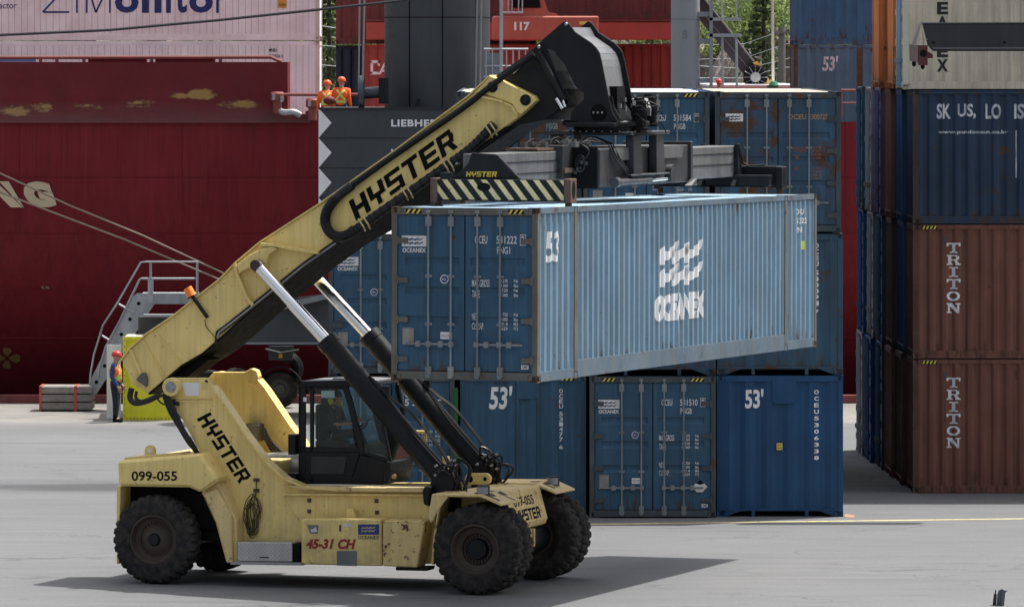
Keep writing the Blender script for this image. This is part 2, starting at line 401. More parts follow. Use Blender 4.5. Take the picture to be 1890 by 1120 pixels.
def rod_mesh(H):
    m = MB(); m.cyl((0, -.012, .09), (0, -.012, H-.06), .019, 8)
    for z in (.20, .115, H-.20, H-.28):
        m.box(-.05, .05, -.022, .03, z-.035, z+.045)
    for z in (.95, 1.75): m.box(-.06, .06, -.004, .03, z-.022, z+.022)
    m.box(-.035, .035, -.045, .02, .05, .10); m.box(-.035, .035, -.045, .02, H-.10, H-.05)
    return m.mesh('lock_rod')
def handle_mesh():
    m = MB(); m.box(-.42, 0, -.03, -.012, -.018, .018); m.box(-.23, -.15, -.05, .03, -.05, .05); m.box(-.05, .03, -.04, .03, -.045, .045); return m.mesh('handle')
def hinge_mesh():
    m = MB(); m.box(-.06, .16, -.004, .035, -.045, .045); m.cyl((-.02, 0, -.07), (-.02, 0, .07), .022, 8); return m.mesh('hinge')
gasket_m = mat('door_gasket', (.03, .025, .022), .8, var=.3)
rodm = mat('lock_rod_steel', (.21, .235, .25), .55, .2, var=.3, dirt=.4, dirtcol=(.08, .06, .05))
bluepost = mat('frame_rust_blue', (.055, .068, .078), .7, var=.3, dirt=.6, dirtcol=(.03, .06, .085), rust=.3)
brownpost = mat('frame_rust_brown', (.10, .055, .042), .7, var=.3, dirt=.4, dirtcol=(.06, .035, .03), rust=.4)
def container(label, loc, rz, L=16.15, H=2.9, W=CW, pm=None, near='door', fm=None, mid=1.98, group=None, seenside=False, name='shipping_container', doorpm=None, light=False, roofm=None, castm=None, rods=None, railm=None):
    t = thing(name, label, 'container', loc, rz, group); fm = fm or pm
    if L < 14: mid = None
    inst('frame', cached(('fr', L, H, W, mid, near), lambda: frame_mesh(L, H, W, mid, near)), fm, t)
    inst('side_rail', cached(('rl', L, H, W), lambda: rail_mesh(L, H, W, mid)), railm or pm, t)
    pk = ('pan', L, H, W, mid); pan, prof = cached(pk, lambda: panels(L, H, W, mid))
    inst('side_panel', pan, pm, t)
    inst('side_panel', pan, pm, t, (0, L, 0)).rotation_euler = (0, 0, math.pi)
    inst('roof', cached(('rf', L, H, W), lambda: roof_mesh(L, H, W)), roofm or pm, t)
    inst('back_wall', cached(('bk', L, H, W), lambda: plain_back(L, H, W)), doorpm or pm, t)
    cm = cached('cast', casting_mesh); h = W/2+.004
    for yy in ([0]+([mid-.088, L-mid-.088] if mid else [])+[L-.164]):
        for sx in (-1, 1):
            for zz in (0, H-.12):
                inst('corner_casting', cm, castm or fm, t, (h-.176 if sx > 0 else -h, yy-(.003 if yy == 0 else 0), zz))
    if near == 'end':
        inst('end_wall', cached(('en', H, W), lambda: end_mesh(H, W)), doorpm or pm, t)
    else:
        dm = cached(('dr', H, W), lambda: door_mesh(H, W)); rm = cached(('rod', H), lambda: rod_mesh(H)); hm = cached('hnd', handle_mesh); gm = cached('hng', hinge_mesh)
        MB().box(-W/2+.1, W/2-.1, .066, .09, .155, H-.125).build('door_gasket', gasket_m, t)
        for sx in (-1, 1):
            d = inst('door', dm, doorpm or pm, t, (sx*(W/2-.11), 0, 0), (-sx, 1, 1))
            for x, hz in ((.55, .62), (.95, .62)):
                inst('lock_rod', rm, rods or rodm, d, (x, 0, 0))
                inst('handle', hm, rods or rodm, d, (x+.02, -.01, hz))
            for z in (.36, 1.02, 1.68, 2.34 if H > 2.7 else 2.2): inst('hinge', gm, fm, d, (0.02, 0, z))
    t['_prof'] = 0; del t['_prof']
    return t, prof
def front_fn(y=-.0): return lambda s, z: (s, y, z)
def side_fn(prof, W=CW): return lambda s, z: (W/2-.012-prof_at(prof, s)+.005, s, z)
def cuts_of(prof): return [s for s, _ in prof]
def hazard(t, H, W=CW, which=(-1, 1), y=-.003):
    m = MB(); k = MB()
    for sx in which:
        x0 = -W/2+.26 if sx < 0 else W/2-.52
        k.quad((x0, y, H-.105), (x0+.27, y, H-.105), (x0+.27, y, H-.035), (x0, y, H-.035))
        for i in range(3): m.quad((x0+i*.09, y-.003, H-.105), (x0+i*.09+.04, y-.003, H-.105), (x0+i*.09+.09, y-.003, H-.035), (x0+i*.09+.05, y-.003, H-.035))
    o = k.build('hazard_sticker', blackm, t); m.build('hazard_stripe', hazy, o)
def oceanex_door(t, H, number, code, check=True, full=True, m=None, y=.018, seal=True, plate=True, extra=None):
    m = m or offwhite; L = MB(); fn = front_fn(y)
    s = H/2.9; z = lambda v: v*s
    pre, num, chk = number
    text(L, pre, (.18, .40, z(2.30), z(2.43)), fn, .012); text(L, num, (.56, .92, z(2.30), z(2.43)), fn, .012)
    text(L, chk, (1.0, 1.055, z(2.30), z(2.43)), fn, .012)
    for a, b, c, d in ((.98, 1.075, z(2.445), z(2.455)), (.98, 1.075, z(2.275), z(2.285)), (.975, .983, z(2.275), z(2.455)), (1.072, 1.08, z(2.275), z(2.455))):
        L.quad(fn(a, c), fn(b, c), fn(b, d), fn(a, d))
    text(L, code, (.57, .80, z(2.13), z(2.25)), fn, .012)
    if full:
        text(L, 'MAX.GROSS', (.13, .44, z(1.58), z(1.70)), fn, .008); text(L, 'TARE', (.13, .27, z(1.40), z(1.52)), fn, .008)
        text(L, 'NET', (.13, .23, z(1.03), z(1.14)), fn, .008); text(L, 'CU.CAP.', (.13, .34, z(.87), z(.98)), fn, .008)
        for i, (a, b) in enumerate((('38.270', 'kg'), ('84.360', 'lbs'), ('6.520', 'kg'), ('14.360', 'lbs'))):
            zz = 1.655-i*.078; text(L, a, (.60, .76, z(zz), z(zz+.055)), fn, .006); text(L, b, (.87, .94, z(zz), z(zz+.055)), fn, .006)
        for i, (a, b) in enumerate((('31.750', 'kg'), ('70.000', 'lbs'), ('108.4', 'M3'), ('3.829', 'FT3'))):
            zz = 1.095-i*.078; text(L, a, (.60, .76, z(zz), z(zz+.055)), fn, .006); text(L, b, (.87, .94, z(zz), z(zz+.055)), fn, .006)
    L.build('lettering', m, t)
    if plate:
        lp = MB().quad(*[fn(*q) for q in ((-1.12, z(2.24)), (-.68, z(2.24)), (-.68, z(2.42)), (-1.12, z(2.42)))]).build('logo_plate', offwhite, t)
        g = MB(); shape(g, wave_logo(), (-1.08, -.73, z(2.265), z(2.395)), front_fn(y-.003)); g.build('logo', P_blue, lp)
        g = MB(); text(g, 'OCEANEX', (-1.11, -.69, z(2.14), z(2.215)), fn, .03); g.build('company_name', offwhite, t)
    if seal:
        g = MB().lathe([(0, y), (.075, y)], (-.36, 0, z(1.70)), 'y', 20).build('round_seal', offwhite, t)
        MB().lathe([(0, y-.004), (.06, y-.004)], (-.36, 0, z(1.70)), 'y', 20).build('seal_centre', bluelabel, g)
        q = MB(); text(q, 'IICL', (-.395, -.325, z(1.68), z(1.72)), front_fn(y-.007), .01); q.build('seal_lettering', offwhite, g)
        g = MB().quad(*[fn(*q) for q in ((-.43, z(.70)), (-.22, z(.70)), (-.22, z(.82)), (-.43, z(.82)))]).build('label', offwhite, t)
        q = MB(); text(q, 'BILITAS', (-.41, -.24, z(.74), z(.78)), front_fn(y-.003), .01); q.build('label_lettering', mat('faded_red', (.45, .2, .18), .6), g)
        MB().box(-1.10, -.90, y-.01, y+.01, z(.60), z(.88)).build('data_plate', mat('data_plate', (.28, .27, .25), .5, .3, var=.25, dirt=.5), t)
        g = MB().quad(*[fn(*q) for q in ((1.00, z(.22)), (1.13, z(.22)), (1.13, z(.29)), (1.00, z(.29)))]).build('small_label', offwhite, t)
        q = MB(); text(q, 'CIMC', (1.015, 1.115, z(.235), z(.275)), front_fn(y-.003), .01); q.build('label_lettering', blackm, g)

# ------------------------------------------------------------------ the setting
def ground_material():
    m = bpy.data.materials.new('yard_concrete'); m.use_nodes = True; t = m.node_tree; N = t.nodes; L = t.links; b = N['Principled BSDF']
    tc = N.new('ShaderNodeTexCoord')
    def noise(sc, det, sx=1, sy=1, r=.6):
        mp = N.new('ShaderNodeMapping'); mp.inputs['Scale'].default_value = (sx, sy, 1); L.new(tc.outputs['Object'], mp.inputs[0])
        n = N.new('ShaderNodeTexNoise'); n.inputs['Scale'].default_value = sc; n.inputs['Detail'].default_value = det; n.inputs['Roughness'].default_value = r; L.new(mp.outputs[0], n.inputs[0]); return n.outputs[0]
    def rng(s, a, c, lo, hi):
        n = N.new('ShaderNodeMapRange'); n.inputs[1].default_value = a; n.inputs[2].default_value = c; n.inputs[3].default_value = lo; n.inputs[4].default_value = hi; L.new(s, n.inputs[0]); return n.outputs[0]
    def mix(f, A, B):
        n = N.new('ShaderNodeMix'); n.data_type = 'RGBA'; L.new(f, n.inputs[0])
        for k, v in ((6, A), (7, B)):
            if isinstance(v, tuple): n.inputs[k].default_value = (*v, 1)
            else: L.new(v, n.inputs[k])
        return n.outputs[2]
    c = mix(rng(noise(.12, 6), .3, .7, 0, 1), (.118, .123, .130), (.152, .155, .160))
    c = mix(rng(noise(1.3, 8, .25, 1), .35, .75, 0, .6), c, (.095, .098, .102))
    c = mix(rng(noise(14, 4), .4, .7, 0, .35), c, (.19, .19, .19))
    c = mix(rng(noise(.9, 10, .10, .8, .72), .56, .68, 0, .42), c, (.072, .073, .077))     # scuffed tyre tracks
    sx = N.new('ShaderNodeSeparateXYZ'); L.new(tc.outputs['Object'], sx.inputs[0])
    def mth(op, a, b):
        n = N.new('ShaderNodeMath'); n.operation = op
        for i, v in enumerate((a, b)):
            if isinstance(v, (int, float)): n.inputs[i].default_value = v
            else: L.new(v, n.inputs[i])
        return n.outputs[0]
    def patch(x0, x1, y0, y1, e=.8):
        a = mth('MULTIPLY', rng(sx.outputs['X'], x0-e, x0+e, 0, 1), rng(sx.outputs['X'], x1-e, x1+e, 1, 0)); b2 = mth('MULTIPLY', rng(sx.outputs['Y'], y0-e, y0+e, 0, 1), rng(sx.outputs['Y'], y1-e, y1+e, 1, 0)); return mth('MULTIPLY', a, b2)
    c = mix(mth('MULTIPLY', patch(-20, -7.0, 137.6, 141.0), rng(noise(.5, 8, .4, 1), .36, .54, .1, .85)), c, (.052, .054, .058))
    c = mix(mth('MULTIPLY', patch(5.6, 12, 116.4, 118.4, .4), rng(noise(2.2, 9, .35, 1.3, .75), .53, .60, 0, .75)), c, (.06, .06, .064))
    c = mix(rng(noise(30, 2), .72, .78, 0, .5), c, (.05, .05, .05))
    c = mix(rng(noise(.45, 12, 1, 1.6, .8), .57, .66, 0, .5), c, (.088, .090, .094))      # damp and oily blotches
    vr = N.new('ShaderNodeTexVoronoi'); vr.feature = 'DISTANCE_TO_EDGE'; vr.inputs['Scale'].default_value = .22
    dm = N.new('ShaderNodeMix'); dm.data_type = 'VECTOR'; dm.inputs[0].default_value = .12; nn = N.new('ShaderNodeTexNoise'); nn.inputs['Scale'].default_value = 1.5; nn.inputs['Detail'].default_value = 8
    L.new(tc.outputs['Object'], nn.inputs[0]); av = N.new('ShaderNodeVectorMath'); av.operation = 'MULTIPLY_ADD'; L.new(nn.outputs['Color'], av.inputs[0]); av.inputs[1].default_value = (2, 2, 0); L.new(tc.outputs['Object'], av.inputs[2]); L.new(av.outputs[0], vr.inputs['Vector'])
    c = mix(mth('MULTIPLY', rng(vr.outputs['Distance'], 0.0, .014, .55, 0), rng(noise(.3, 3), .45, .6, 0, 1)), c, (.045, .045, .047))      # cracks
    c = mix(rng(sx.outputs['Y'], 161.5, 164.5, 0, .8), c, mix(rng(noise(.6, 8), .35, .65, 0, 1), (.27, .255, .235), (.17, .165, .155)))   # rough light quay apron
    L.new(c, b.inputs['Base Color']); b.inputs['Roughness'].default_value = .9; b.inputs['Specular IOR Level'].default_value = .25
    bp = N.new('ShaderNodeBump'); bp.inputs['Strength'].default_value = .5; bp.inputs['Distance'].default_value = .02; L.new(noise(9, 8), bp.inputs['Height']); L.new(bp.outputs[0], b.inputs['Normal'])
    return m
g = MB(); g.quad((-300, -60, 0), (300, -60, 0), (300, 173, 0), (-300, 173, 0)); g.quad((-300, 173, 0), (300, 173, 0), (300, 173, -6), (-300, 173, -6))
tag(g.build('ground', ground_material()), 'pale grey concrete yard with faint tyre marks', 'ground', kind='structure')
g = MB()
for i in range(40):
    x0, x1 = -2+i, -1.02+i
    random.random()
    f = lambda x: 128.2+(x-1.75)*.172
    wdt = .12+.03*random.random()
    g.quad((x0, f(x0)-wdt, .004), (x1+.03, f(x1)-wdt, .004), (x1+.03, f(x1)+wdt, .004), (x0, f(x0)+wdt, .004))
tag(g.build('painted_line', mat('line_yellow', (.50, .43, .22), .8, var=.2, dirt=.5, streak=0)), 'thin yellow line painted on the yard in front of the blue stack', 'road marking', kind='structure')
wm = mat('harbour_water', (.02, .035, .04), .08, var=.2)
tag(MB().quad((-600, 173, -2.5), (600, 173, -2.5), (600, 900, -2.5), (-600, 900, -2.5)).build('water', wm), 'dark harbour water beyond the quay', 'water', kind='structure')
cb = MB(); cb.box(-60, 60, 172.5, 172.98, 0, .22)
tag(cb.build('quay_kerb', mat('kerb_red', (.19, .045, .045), .8, var=.3, dirt=.5)), 'low red painted kerb along the quay edge', 'kerb', kind='structure')
# hillside
rnd = random.Random(3)
def hz_(x, y):
    b = (y-236)*.62-2.6
    return b+1.3*math.sin(x*.31+y*.17)+.8*math.sin(x*.9-y*.6)+.5*math.sin(x*2.1+y*1.7)+.35*math.sin(x*3.7-y*2.9)
hv = []; hf = []; nx, ny = 150, 60
for j in range(ny):
    for i in range(nx):
        x = -45+i*.62; y = 236+j*1.1
        hv.append((x, y+rnd.uniform(-.3, .3), hz_(x, y)+rnd.uniform(-.22, .22)))
for j in range(ny-1):
    for i in range(nx-1): a = j*nx+i; hf.append((a, a+1, a+nx+1, a+nx))
hill = MB().add(hv, hf)
for X0, X1 in ((-400, -45), (47.4, 400)): hill.quad((X0, 236, -2.6), (X1, 236, -2.6), (X1, 301, 37), (X0, 301, 37))
def hill_mat():
    m = mat('hill_rock', (.23, .20, .175), .9, var=.45, dirt=.7, streak=0, dirtcol=(.07, .065, .05), bump=.15)
    return m
tag(hill.build('hill', hill_mat()), 'rocky hillside behind the ship', 'hill', kind='structure')
def leaf_mat(name, a, b):
    m = bpy.data.materials.new(name); m.use_nodes = True; t = m.node_tree; N = t.nodes; L = t.links; p = N['Principled BSDF']
    tc = N.new('ShaderNodeTexCoord'); n = N.new('ShaderNodeTexNoise'); n.inputs['Scale'].default_value = .55; n.inputs['Detail'].default_value = 6; L.new(tc.outputs['Object'], n.inputs[0])
    r = N.new('ShaderNodeMapRange'); r.inputs[1].default_value = .36; r.inputs[2].default_value = .64; L.new(n.outputs[0], r.inputs[0])
    x = N.new('ShaderNodeMix'); x.data_type = 'RGBA'; L.new(r.outputs[0], x.inputs[0]); x.inputs[6].default_value = (*a, 1); x.inputs[7].default_value = (*b, 1)
    L.new(x.outputs[2], p.inputs['Base Color']); p.inputs['Roughness'].default_value = .6
    tl = N.new('ShaderNodeBsdfTranslucent'); L.new(x.outputs[2], tl.inputs[0]); ms = N.new('ShaderNodeMixShader'); ms.inputs[0].default_value = .4
    L.new(p.outputs[0], ms.inputs[1]); L.new(tl.outputs[0], ms.inputs[2]); L.new(ms.outputs[0], N['Material Output'].inputs[0]); return m
def leaves(mb, c, r, n, size, rz=1.0):
    for _ in range(n):
        d = Vector((rnd.gauss(0, 1), rnd.gauss(0, 1), rnd.gauss(0, 1))).normalized()*r*rnd.uniform(.55, 1.05); d.z *= rz
        p = Vector(c)+d; a = Vector((rnd.gauss(0, 1), rnd.gauss(0, 1), rnd.gauss(0, 1))).normalized(); b = a.cross(Vector((rnd.gauss(0, 1), rnd.gauss(0, 1), .3))).normalized()
        s = size*rnd.uniform(.6, 1.4); mb.add([p-a*s, p+b*s*.5, p+a*s, p-b*s*.5], [(0, 1, 2, 3)])
sh = MB()
for _ in range(640):
    y = rnd.uniform(240, 268); x = rnd.uniform(-11, 15) if y < 262 else rnd.uniform(-12, 16); z = hz_(x, y)
    rock = z < 8.7
    if rock and rnd.random() < .92: continue
    r = rnd.uniform(.35, .8) if rock else rnd.uniform(.6, 1.35)
    leaves(sh, (x, y, z+r*.5), r, int(300*r) if rock else int(420*r), .10, .8)
tag(sh.build('shrubbery', leaf_mat('leaf_green', (.10, .15, .045), (.30, .37, .13))), 'dense green scrub covering the rocky hillside', 'shrubbery', kind='stuff')
for i, (px, Y, zb, h, lab) in enumerate(((1408, 247, 5.0, 8.5, 'dark spruce on the hillside behind the white mast'), (606, 250, 6.0, 8.0, 'dark conifer on the hillside beside the white refrigerated containers'))):
    t = thing('spruce_tree', lab, 'tree', ((px-CX)*Y/F, Y, zb), 0, 'conifers on the hillside')
    MB().tube([(0, 0, -1), (.05, 0, h*.5), (0, 0, h)], .16, 7, True, .03).build('trunk', mat('bark', (.07, .05, .035), .9), t)
    cr = MB()
    for k in range(26):
        zz = h*(.16+.84*k/26); rr = (1-k/27)*1.25+.1
        for q in range(7):
            a = rnd.uniform(0, 6.28); leaves(cr, (math.cos(a)*rr*.6, math.sin(a)*rr*.6, zz-rr*.15), rr*.42, 12, .12, .4)
    cr.build('crown', leaf_mat('spruce_green', (.05, .075, .03), (.10, .14, .055)), t)

roofcream = mat('roof_cream', (.40, .38, .33), .6, var=.2, dirt=.5, streak=0)
roofwhite = mat('roof_white', (.48, .50, .53), .6, var=.15, dirt=.5, streak=0)
# ------------------------------------------------------------------ the blue stack
GB = 'blue shipping containers stacked in the middle of the yard'
Z2, Z3 = 2.9+.012, 5.8+.024
def stack(label, X, Y, z, **k): return container(label, (X, Y, z), R(random.uniform(-.12, .12)), group=GB, **k)
t, pr = stack('blue container with a white number ending 00 2, bottom row behind the cab', -2.475, 130.2, 0, pm=P_blue, near='door', fm=bluepost)
L_ = MB(); fn = front_fn(.024)
text(L_, 'OCEU', (.12, .62, 2.44, 2.60), fn, .03); text(L_, '5', (.27, .36, 2.28, 2.42), fn, .03); text(L_, '23', (.42, .62, 2.28, 2.42), fn, .03); text(L_, '00 2', (.68, 1.06, 2.28, 2.42), fn, .03)
for i, s_ in enumerate(('30.480', '67.200', '4.310', '2.510')): text(L_, s_, (.66, .84, 1.72-i*.09, 1.78-i*.09), fn, .006); text(L_, 'KGS', (.90, 1.0, 1.72-i*.09, 1.78-i*.09), fn, .006)
text(L_, 'NET', (.16, .30, .98, 1.13), fn, .008); text(L_, 'CU.', (.16, .29, .82, .93), fn, .008); text(L_, '108.4', (.66, .84, .98, 1.04), fn, .006); text(L_, '3.829', (.66, .84, .88, .94), fn, .006)
L_.build('lettering', offwhite, t)
gg = MB().quad((.14, .02, .34), (.30, .02, .18), (.46, .02, .34), (.30, .02, .50)).build('warning_diamond', offwhite, t)
t, pr = stack('blue container with doors, upper one of the column behind the lift cylinders', -2.475, 130.25, Z2, pm=P_blue, near='door', fm=bluepost, roofm=roofwhite)
oceanex_door(t, 2.9, ('OCEU', '531408', '1'), 'PNG1', y=.024)
t, pr = stack('blue container end with slanted white 53 mark, standing behind the front tyres', .228, 130.3, 0, pm=P_blue, near='end', fm=P_blue_old)
ep = end_profile(CW); efn = lambda s, z: (s, .016+(prof_at(ep, s) if ep[0][0] <= s <= ep[-1][0] else 0), z)
L_ = MB(); text(L_, "53'", (-.70, -.22, 2.20, 2.68), efn, .03, .12, cuts=cuts_of(ep))
t0 = 2.62
for ch in 'OCEU 531477 6':
    if ch != ' ': text(L_, ch, (.74, .82, t0-.085, t0), efn, .02, cuts=cuts_of(ep)); t0 -= .105
    else: t0 -= .05
L_.build('lettering', white, t)
MB().box(-.14, .33, -.002, .02, 2.42, 2.80).build('cover_plate', P_blue, t); hazard(t, 2.9, which=(1,))
g = MB(); g.box(-.14, -.09, .0, .02, .2, 2.42).box(.29, .33, .0, .02, .2, 2.42); g.build('cover_frame', P_blue_old, t)
t, pr = stack('blue container with doors and a torn white placard, bottom row', 2.885, 129.9, 0, pm=P_blue, near='door', fm=bluepost)
oceanex_door(t, 2.9, ('OCEU', '531510', '9'), 'PNGB', y=.024); hazard(t, 2.9)
q = MB().quad((.82, .018, .64), (.97, .018, .50), (1.12, .018, .64), (.97, .018, .78)).build('dark_diamond', blackm, t)
MB().quad((.80, .010, .64), (.90, .010, .53), (1.02, .010, .53), (1.12, .010, .64), (1.06, .010, .71), (.97, .010, .68), (.88, .010, .71)).build('torn_placard', offwhite, q)
t, pr = stack('bright clean blue container end with upright 53 mark, standing on the ground', 5.51, 130.3, 0, pm=P_blue_new, near='end', fm=P_blue_new)
L_ = MB(); text(L_, "53'", (-.72, -.34, 2.22, 2.62), efn, .03, 0, cuts=cuts_of(ep)); t0 = 2.60
for ch in 'OCEU5306338':
    text(L_, ch, (.70, .80, t0-.085, t0), efn, .03, cuts=cuts_of(ep)); t0 -= .135
L_.build('lettering', white, t)
MB().box(-.16, .34, -.004, .02, 2.35, 2.84).box(-.12, .31, -.012, .0, 2.32, 2.35).build('cover_plate', P_blue_new, t)
c_ = MB().box(-.07, .05, .006, .02, 1.37, 1.51).build('yellow_label', hazy, t)
q = MB(); text(q, '9\'6"', (-.055, .035, 1.45, 1.49), front_fn(.003), .01); text(q, 'HIGH', (-.055, .035, 1.39, 1.43), front_fn(.003), .01); q.build('label_lettering', blackm, c_)
# middle level
stack('weathered blue container end, middle level, above the slanted 53 mark', .228, 130.35, Z2, pm=P_blue_old, near='end', fm=P_blue_old)
stack('faded blue container end, middle level, above the doors with the torn placard', 2.885, 130.2, Z2, pm=P_blue_old, near='end', fm=P_blue_old)
t, pr = stack('weathered blue container end with vertical white letters, above the bright blue one', 5.51, 130.35, Z2, pm=P_blue_old, near='end', fm=P_blue_old)
L_ = MB(); t0 = 2.70
for ch in 'OCEU 530091 7':
    if ch != ' ': text(L_, ch, (.70, .80, t0-.10, t0), efn, .03, cuts=cuts_of(ep)); t0 -= .125
    else: t0 -= .06
text(L_, "53'", (-.72, -.3, 2.22, 2.62), efn, .03, 0, cuts=cuts_of(ep)); L_.build('lettering', white, t)
# top level
t, pr = stack('rust-streaked blue container with doors on the top level behind the boom head', .14, 130.3, Z3, pm=P_blue_rust, near='door', fm=bluepost, roofm=roofcream, rods=mat('rod_teal', (.10, .18, .22), .5, var=.2, dirt=.3))
MB().quad((-1.05, .024, .3), (-.62, .024, .3), (-.62, .024, .72), (-1.05, .024, .72)).build('data_plate', greyplate, t)
oceanex_door(t, 2.9, ('OCEU', '580912', '4'), 'PNGB', y=.024, m=mat('faded_white', (.35, .36, .36), .6, dirt=.6))
t, pr = stack('clean blue container with doors on the top level, between two rusty ones', 2.76, 130.2, Z3, pm=P_blue_new, near='door', fm=bluepost, roofm=roofwhite, doorpm=P_blue)
oceanex_door(t, 2.9, ('OCEU', '581584', '9'), 'PNGB', y=.024); hazard(t, 2.9, which=(1,))
t, pr = stack('badly rusted blue container with gold brown numbers on its doors, top level', 5.47, 130.3, Z3, pm=P_blue_rust, near='door', fm=bluepost, roofm=roofcream)
gold = mat('rusty_gold_lettering', (.42, .25, .10), .6, var=.3, dirt=.5)
L_ = MB(); text(L_, 'OCEU', (.20, .58, 2.33, 2.44), fn, .02); text(L_, '5300725', (.63, 1.02, 2.33, 2.44), fn, .02); L_.build('lettering', gold, t)
L_ = MB(); text(L_, 'MAX.GROSS', (.33, .60, 1.66, 1.77), fn, .01); text(L_, 'TARE', (.33, .43, 1.50, 1.60), fn, .01)
for i in range(4): text(L_, ('38.270', '84.360', '6.520', '14.360')[i], (.68, .88, 1.73-i*.07, 1.775-i*.07), fn, .006)
for i in range(4): text(L_, ('31.750', '70.000', '108.4', '3.829')[i], (.68, .88, 1.31-i*.07, 1.355-i*.07), fn, .006)
text(L_, 'NET', (.33, .43, 1.28, 1.36), fn, .01); L_.build('rusted_lettering', mat('rust_lettering', (.30, .12, .07), .7, var=.3), t)
lp = MB().quad((-1.08, .02, 2.29), (-.72, .02, 2.29), (-.72, .02, 2.45), (-1.08, .02, 2.45)).build('logo_plate', white, t)
g = MB(); shape(g, wave_logo(), (-1.04, -.76, 2.31, 2.42), front_fn(.016)); g.build('logo', blackm, lp)

# ------------------------------------------------------------------ the lifted container
TH = R(19.4); CO = Vector((-.80, 105.63, 4.046))
held, hp = container('blue 53 foot container, paler on its sunlit side, hanging from the spreader of the yellow loader', CO, -TH, pm=P_blue_sunlit, near='door', fm=mat('frame_faded_rust', (.125, .115, .10), .65, var=.3, dirt=.7, dirtcol=(.06, .09, .11), rust=.25), doorpm=P_blue, railm=mat('rail_blue_grey', (.085, .135, .185), .6, var=.25, dirt=.8, dirtcol=(.15, .15, .13), rust=.22), roofm=mat('roof_pale_blue', (.30, .45, .58), .4, var=.12, dirt=.4, dirtcol=(.5, .6, .66), streak=0), castm=rust_steel)
held.rotation_euler = (R(-.35), 0, -TH)
oceanex_door(held, 2.9, ('OCEU', '531222', '2'), 'PNG1', y=.024); hazard(held, 2.9)
sf = side_fn(hp); cu_ = cuts_of(hp)
g = MB(); text(g, "53", (.50, 1.20, 1.98, 2.50), sf, .03, .12, cuts=cu_); g.build('size_mark', whitewear, held)
g = MB(); shape(g, big_waves(), (6.6, 9.1, 1.42, 2.20), sf, cu_); g.build('side_logo', whitewear, held)
g = MB(); text(g, 'OCEANEX', (6.35, 9.25, .78, 1.27), sf, .075, .1, cuts=cu_); g.build('side_name', whitewear, held)
g = MB(); text(g, 'OCEU', (14.95, 15.38, 2.52, 2.63), sf, .02, cuts=cu_); text(g, '531222', (14.95, 15.62, 2.35, 2.46), sf, .02, cuts=cu_); text(g, 'PNG1', (14.95, 15.32, 2.18, 2.29), sf, .02, cuts=cu_); g.build('side_number', whitewear, held)
g = MB(); shape(g, rect_poly(), (15.22, 15.40, 1.86, 2.02), sf, cu_); g.build('side_sticker', mat('sticker_green', (.5, .6, .1), .5), held)

# ------------------------------------------------------------------ the stack on the right
GR = 'containers stacked on the right of the yard'
def rstack(k, lev, label, pm, near='door', L=12.19, dx=0, fm=None, rods=None, doorpm=None):
    Y = 138.42+2.53*k+random.uniform(-.02, .02); X = 8.68-.080*k+dx+random.uniform(-.03, .03)*(k > 0)
    return container(label, (X, Y, lev*2.912), R(-90), L=L, W=2.44, pm=pm, near=near, fm=fm or pm, group=GR, rods=rods or pm, doorpm=doorpm)
def triton(t, pr):
    fn = side_fn(pr, 2.44); g = MB(); zt = 2.50
    for ch in 'TRITON':
        if ch == 'O': text(g, ch, (.73, 1.02, zt-.215, zt), fn, .03, cuts=cuts_of(pr))
        else: shape(g, SLAB[ch], (.73, 1.03, zt-.215, zt), fn, cuts_of(pr))
        zt -= .26
    g.build('lettering', white, t)
    k = MB(); y = lambda a: a
    h = MB().add([fn(.22, 2.80)], []).v
    m = MB(); b_ = MB(); X = 1.222
    b_.quad((X, .19, 2.80), (X, .52, 2.80), (X, .52, 2.87), (X, .19, 2.87))
    for i in range(4): m.quad((X+.003, .20+i*.08, 2.80), (X+.003, .24+i*.08, 2.80), (X+.003, .27+i*.08, 2.87), (X+.003, .23+i*.08, 2.87))
    o = b_.build('hazard_sticker', blackm, t); m.build('hazard_stripe', hazy, o)
    MB().box(1.18, 1.215, .66, .74, 2.50, 2.62).build('vent', pm_vent, t)
pm_vent = mat('vent_grey', (.10, .07, .065), .6, var=.2)
LV = ('bottom', 'second', 'third', 'top')
t, pr = rstack(0, 0, 'brown container with white vertical lettering, standing on the ground', P_brown, 'end', fm=brownpost); triton(t, pr)
t, pr = rstack(0, 1, 'brown container with white vertical lettering, directly under the navy one', P_brown, 'end', fm=brownpost); triton(t, pr)
t, pr = rstack(0, 2, 'dark navy container with worn white slogan across it, under the cream container', P_navy, 'end', fm=mat('frame_navy_rust', (.06, .042, .036), .7, var=.4, dirt=.5, dirtcol=(.03, .035, .05), rust=.4))
fn2 = side_fn(pr, 2.44); g = MB()
for w_, a_, b_ in (('SK', 1729, 1755), ('US,', 1767, 1801), ('LO', 1819, 1848), ('ISTICS', 1872, 1945)): text(g, w_, ((a_-1685)/85.3, (b_-1685)/85.3, 2.27, 2.60), fn2, .03, cuts=cuts_of(pr))
g.build('lettering', mat('flaked_white', (.62, .64, .68), .6, var=.1, dirt=1.0, dirtcol=(.03, .05, .10), scale=1.6), t)
g = MB(); text(g, 'www.pandocean.co.kr', (.54, 2.06, 1.93, 2.03), fn2, .03, cuts=cuts_of(pr)); shape(g, rect_poly(), (2.22, 2.25, 1.00, 2.02), fn2, cuts_of(pr))
g.build('small_lettering', mat('flaked_white2', (.60, .62, .66), .6, var=.1, dirt=1.0, dirtcol=(.03, .05, .10), scale=2.5), t)
t, pr = rstack(0, 3, 'cream container with black vertical letters, behind the hanging black beam', P_cream, 'door', L=13.72, dx=-.22, rods=mat('pale_blue_paint', (.20, .30, .38), .5, var=.2), doorpm=mat('pale_blue_paint', None), fm=mat('cream_frame', (.50, .48, .39), .6, var=.1, rust=.3, dirt=.3, dirtcol=(.3, .27, .2)))
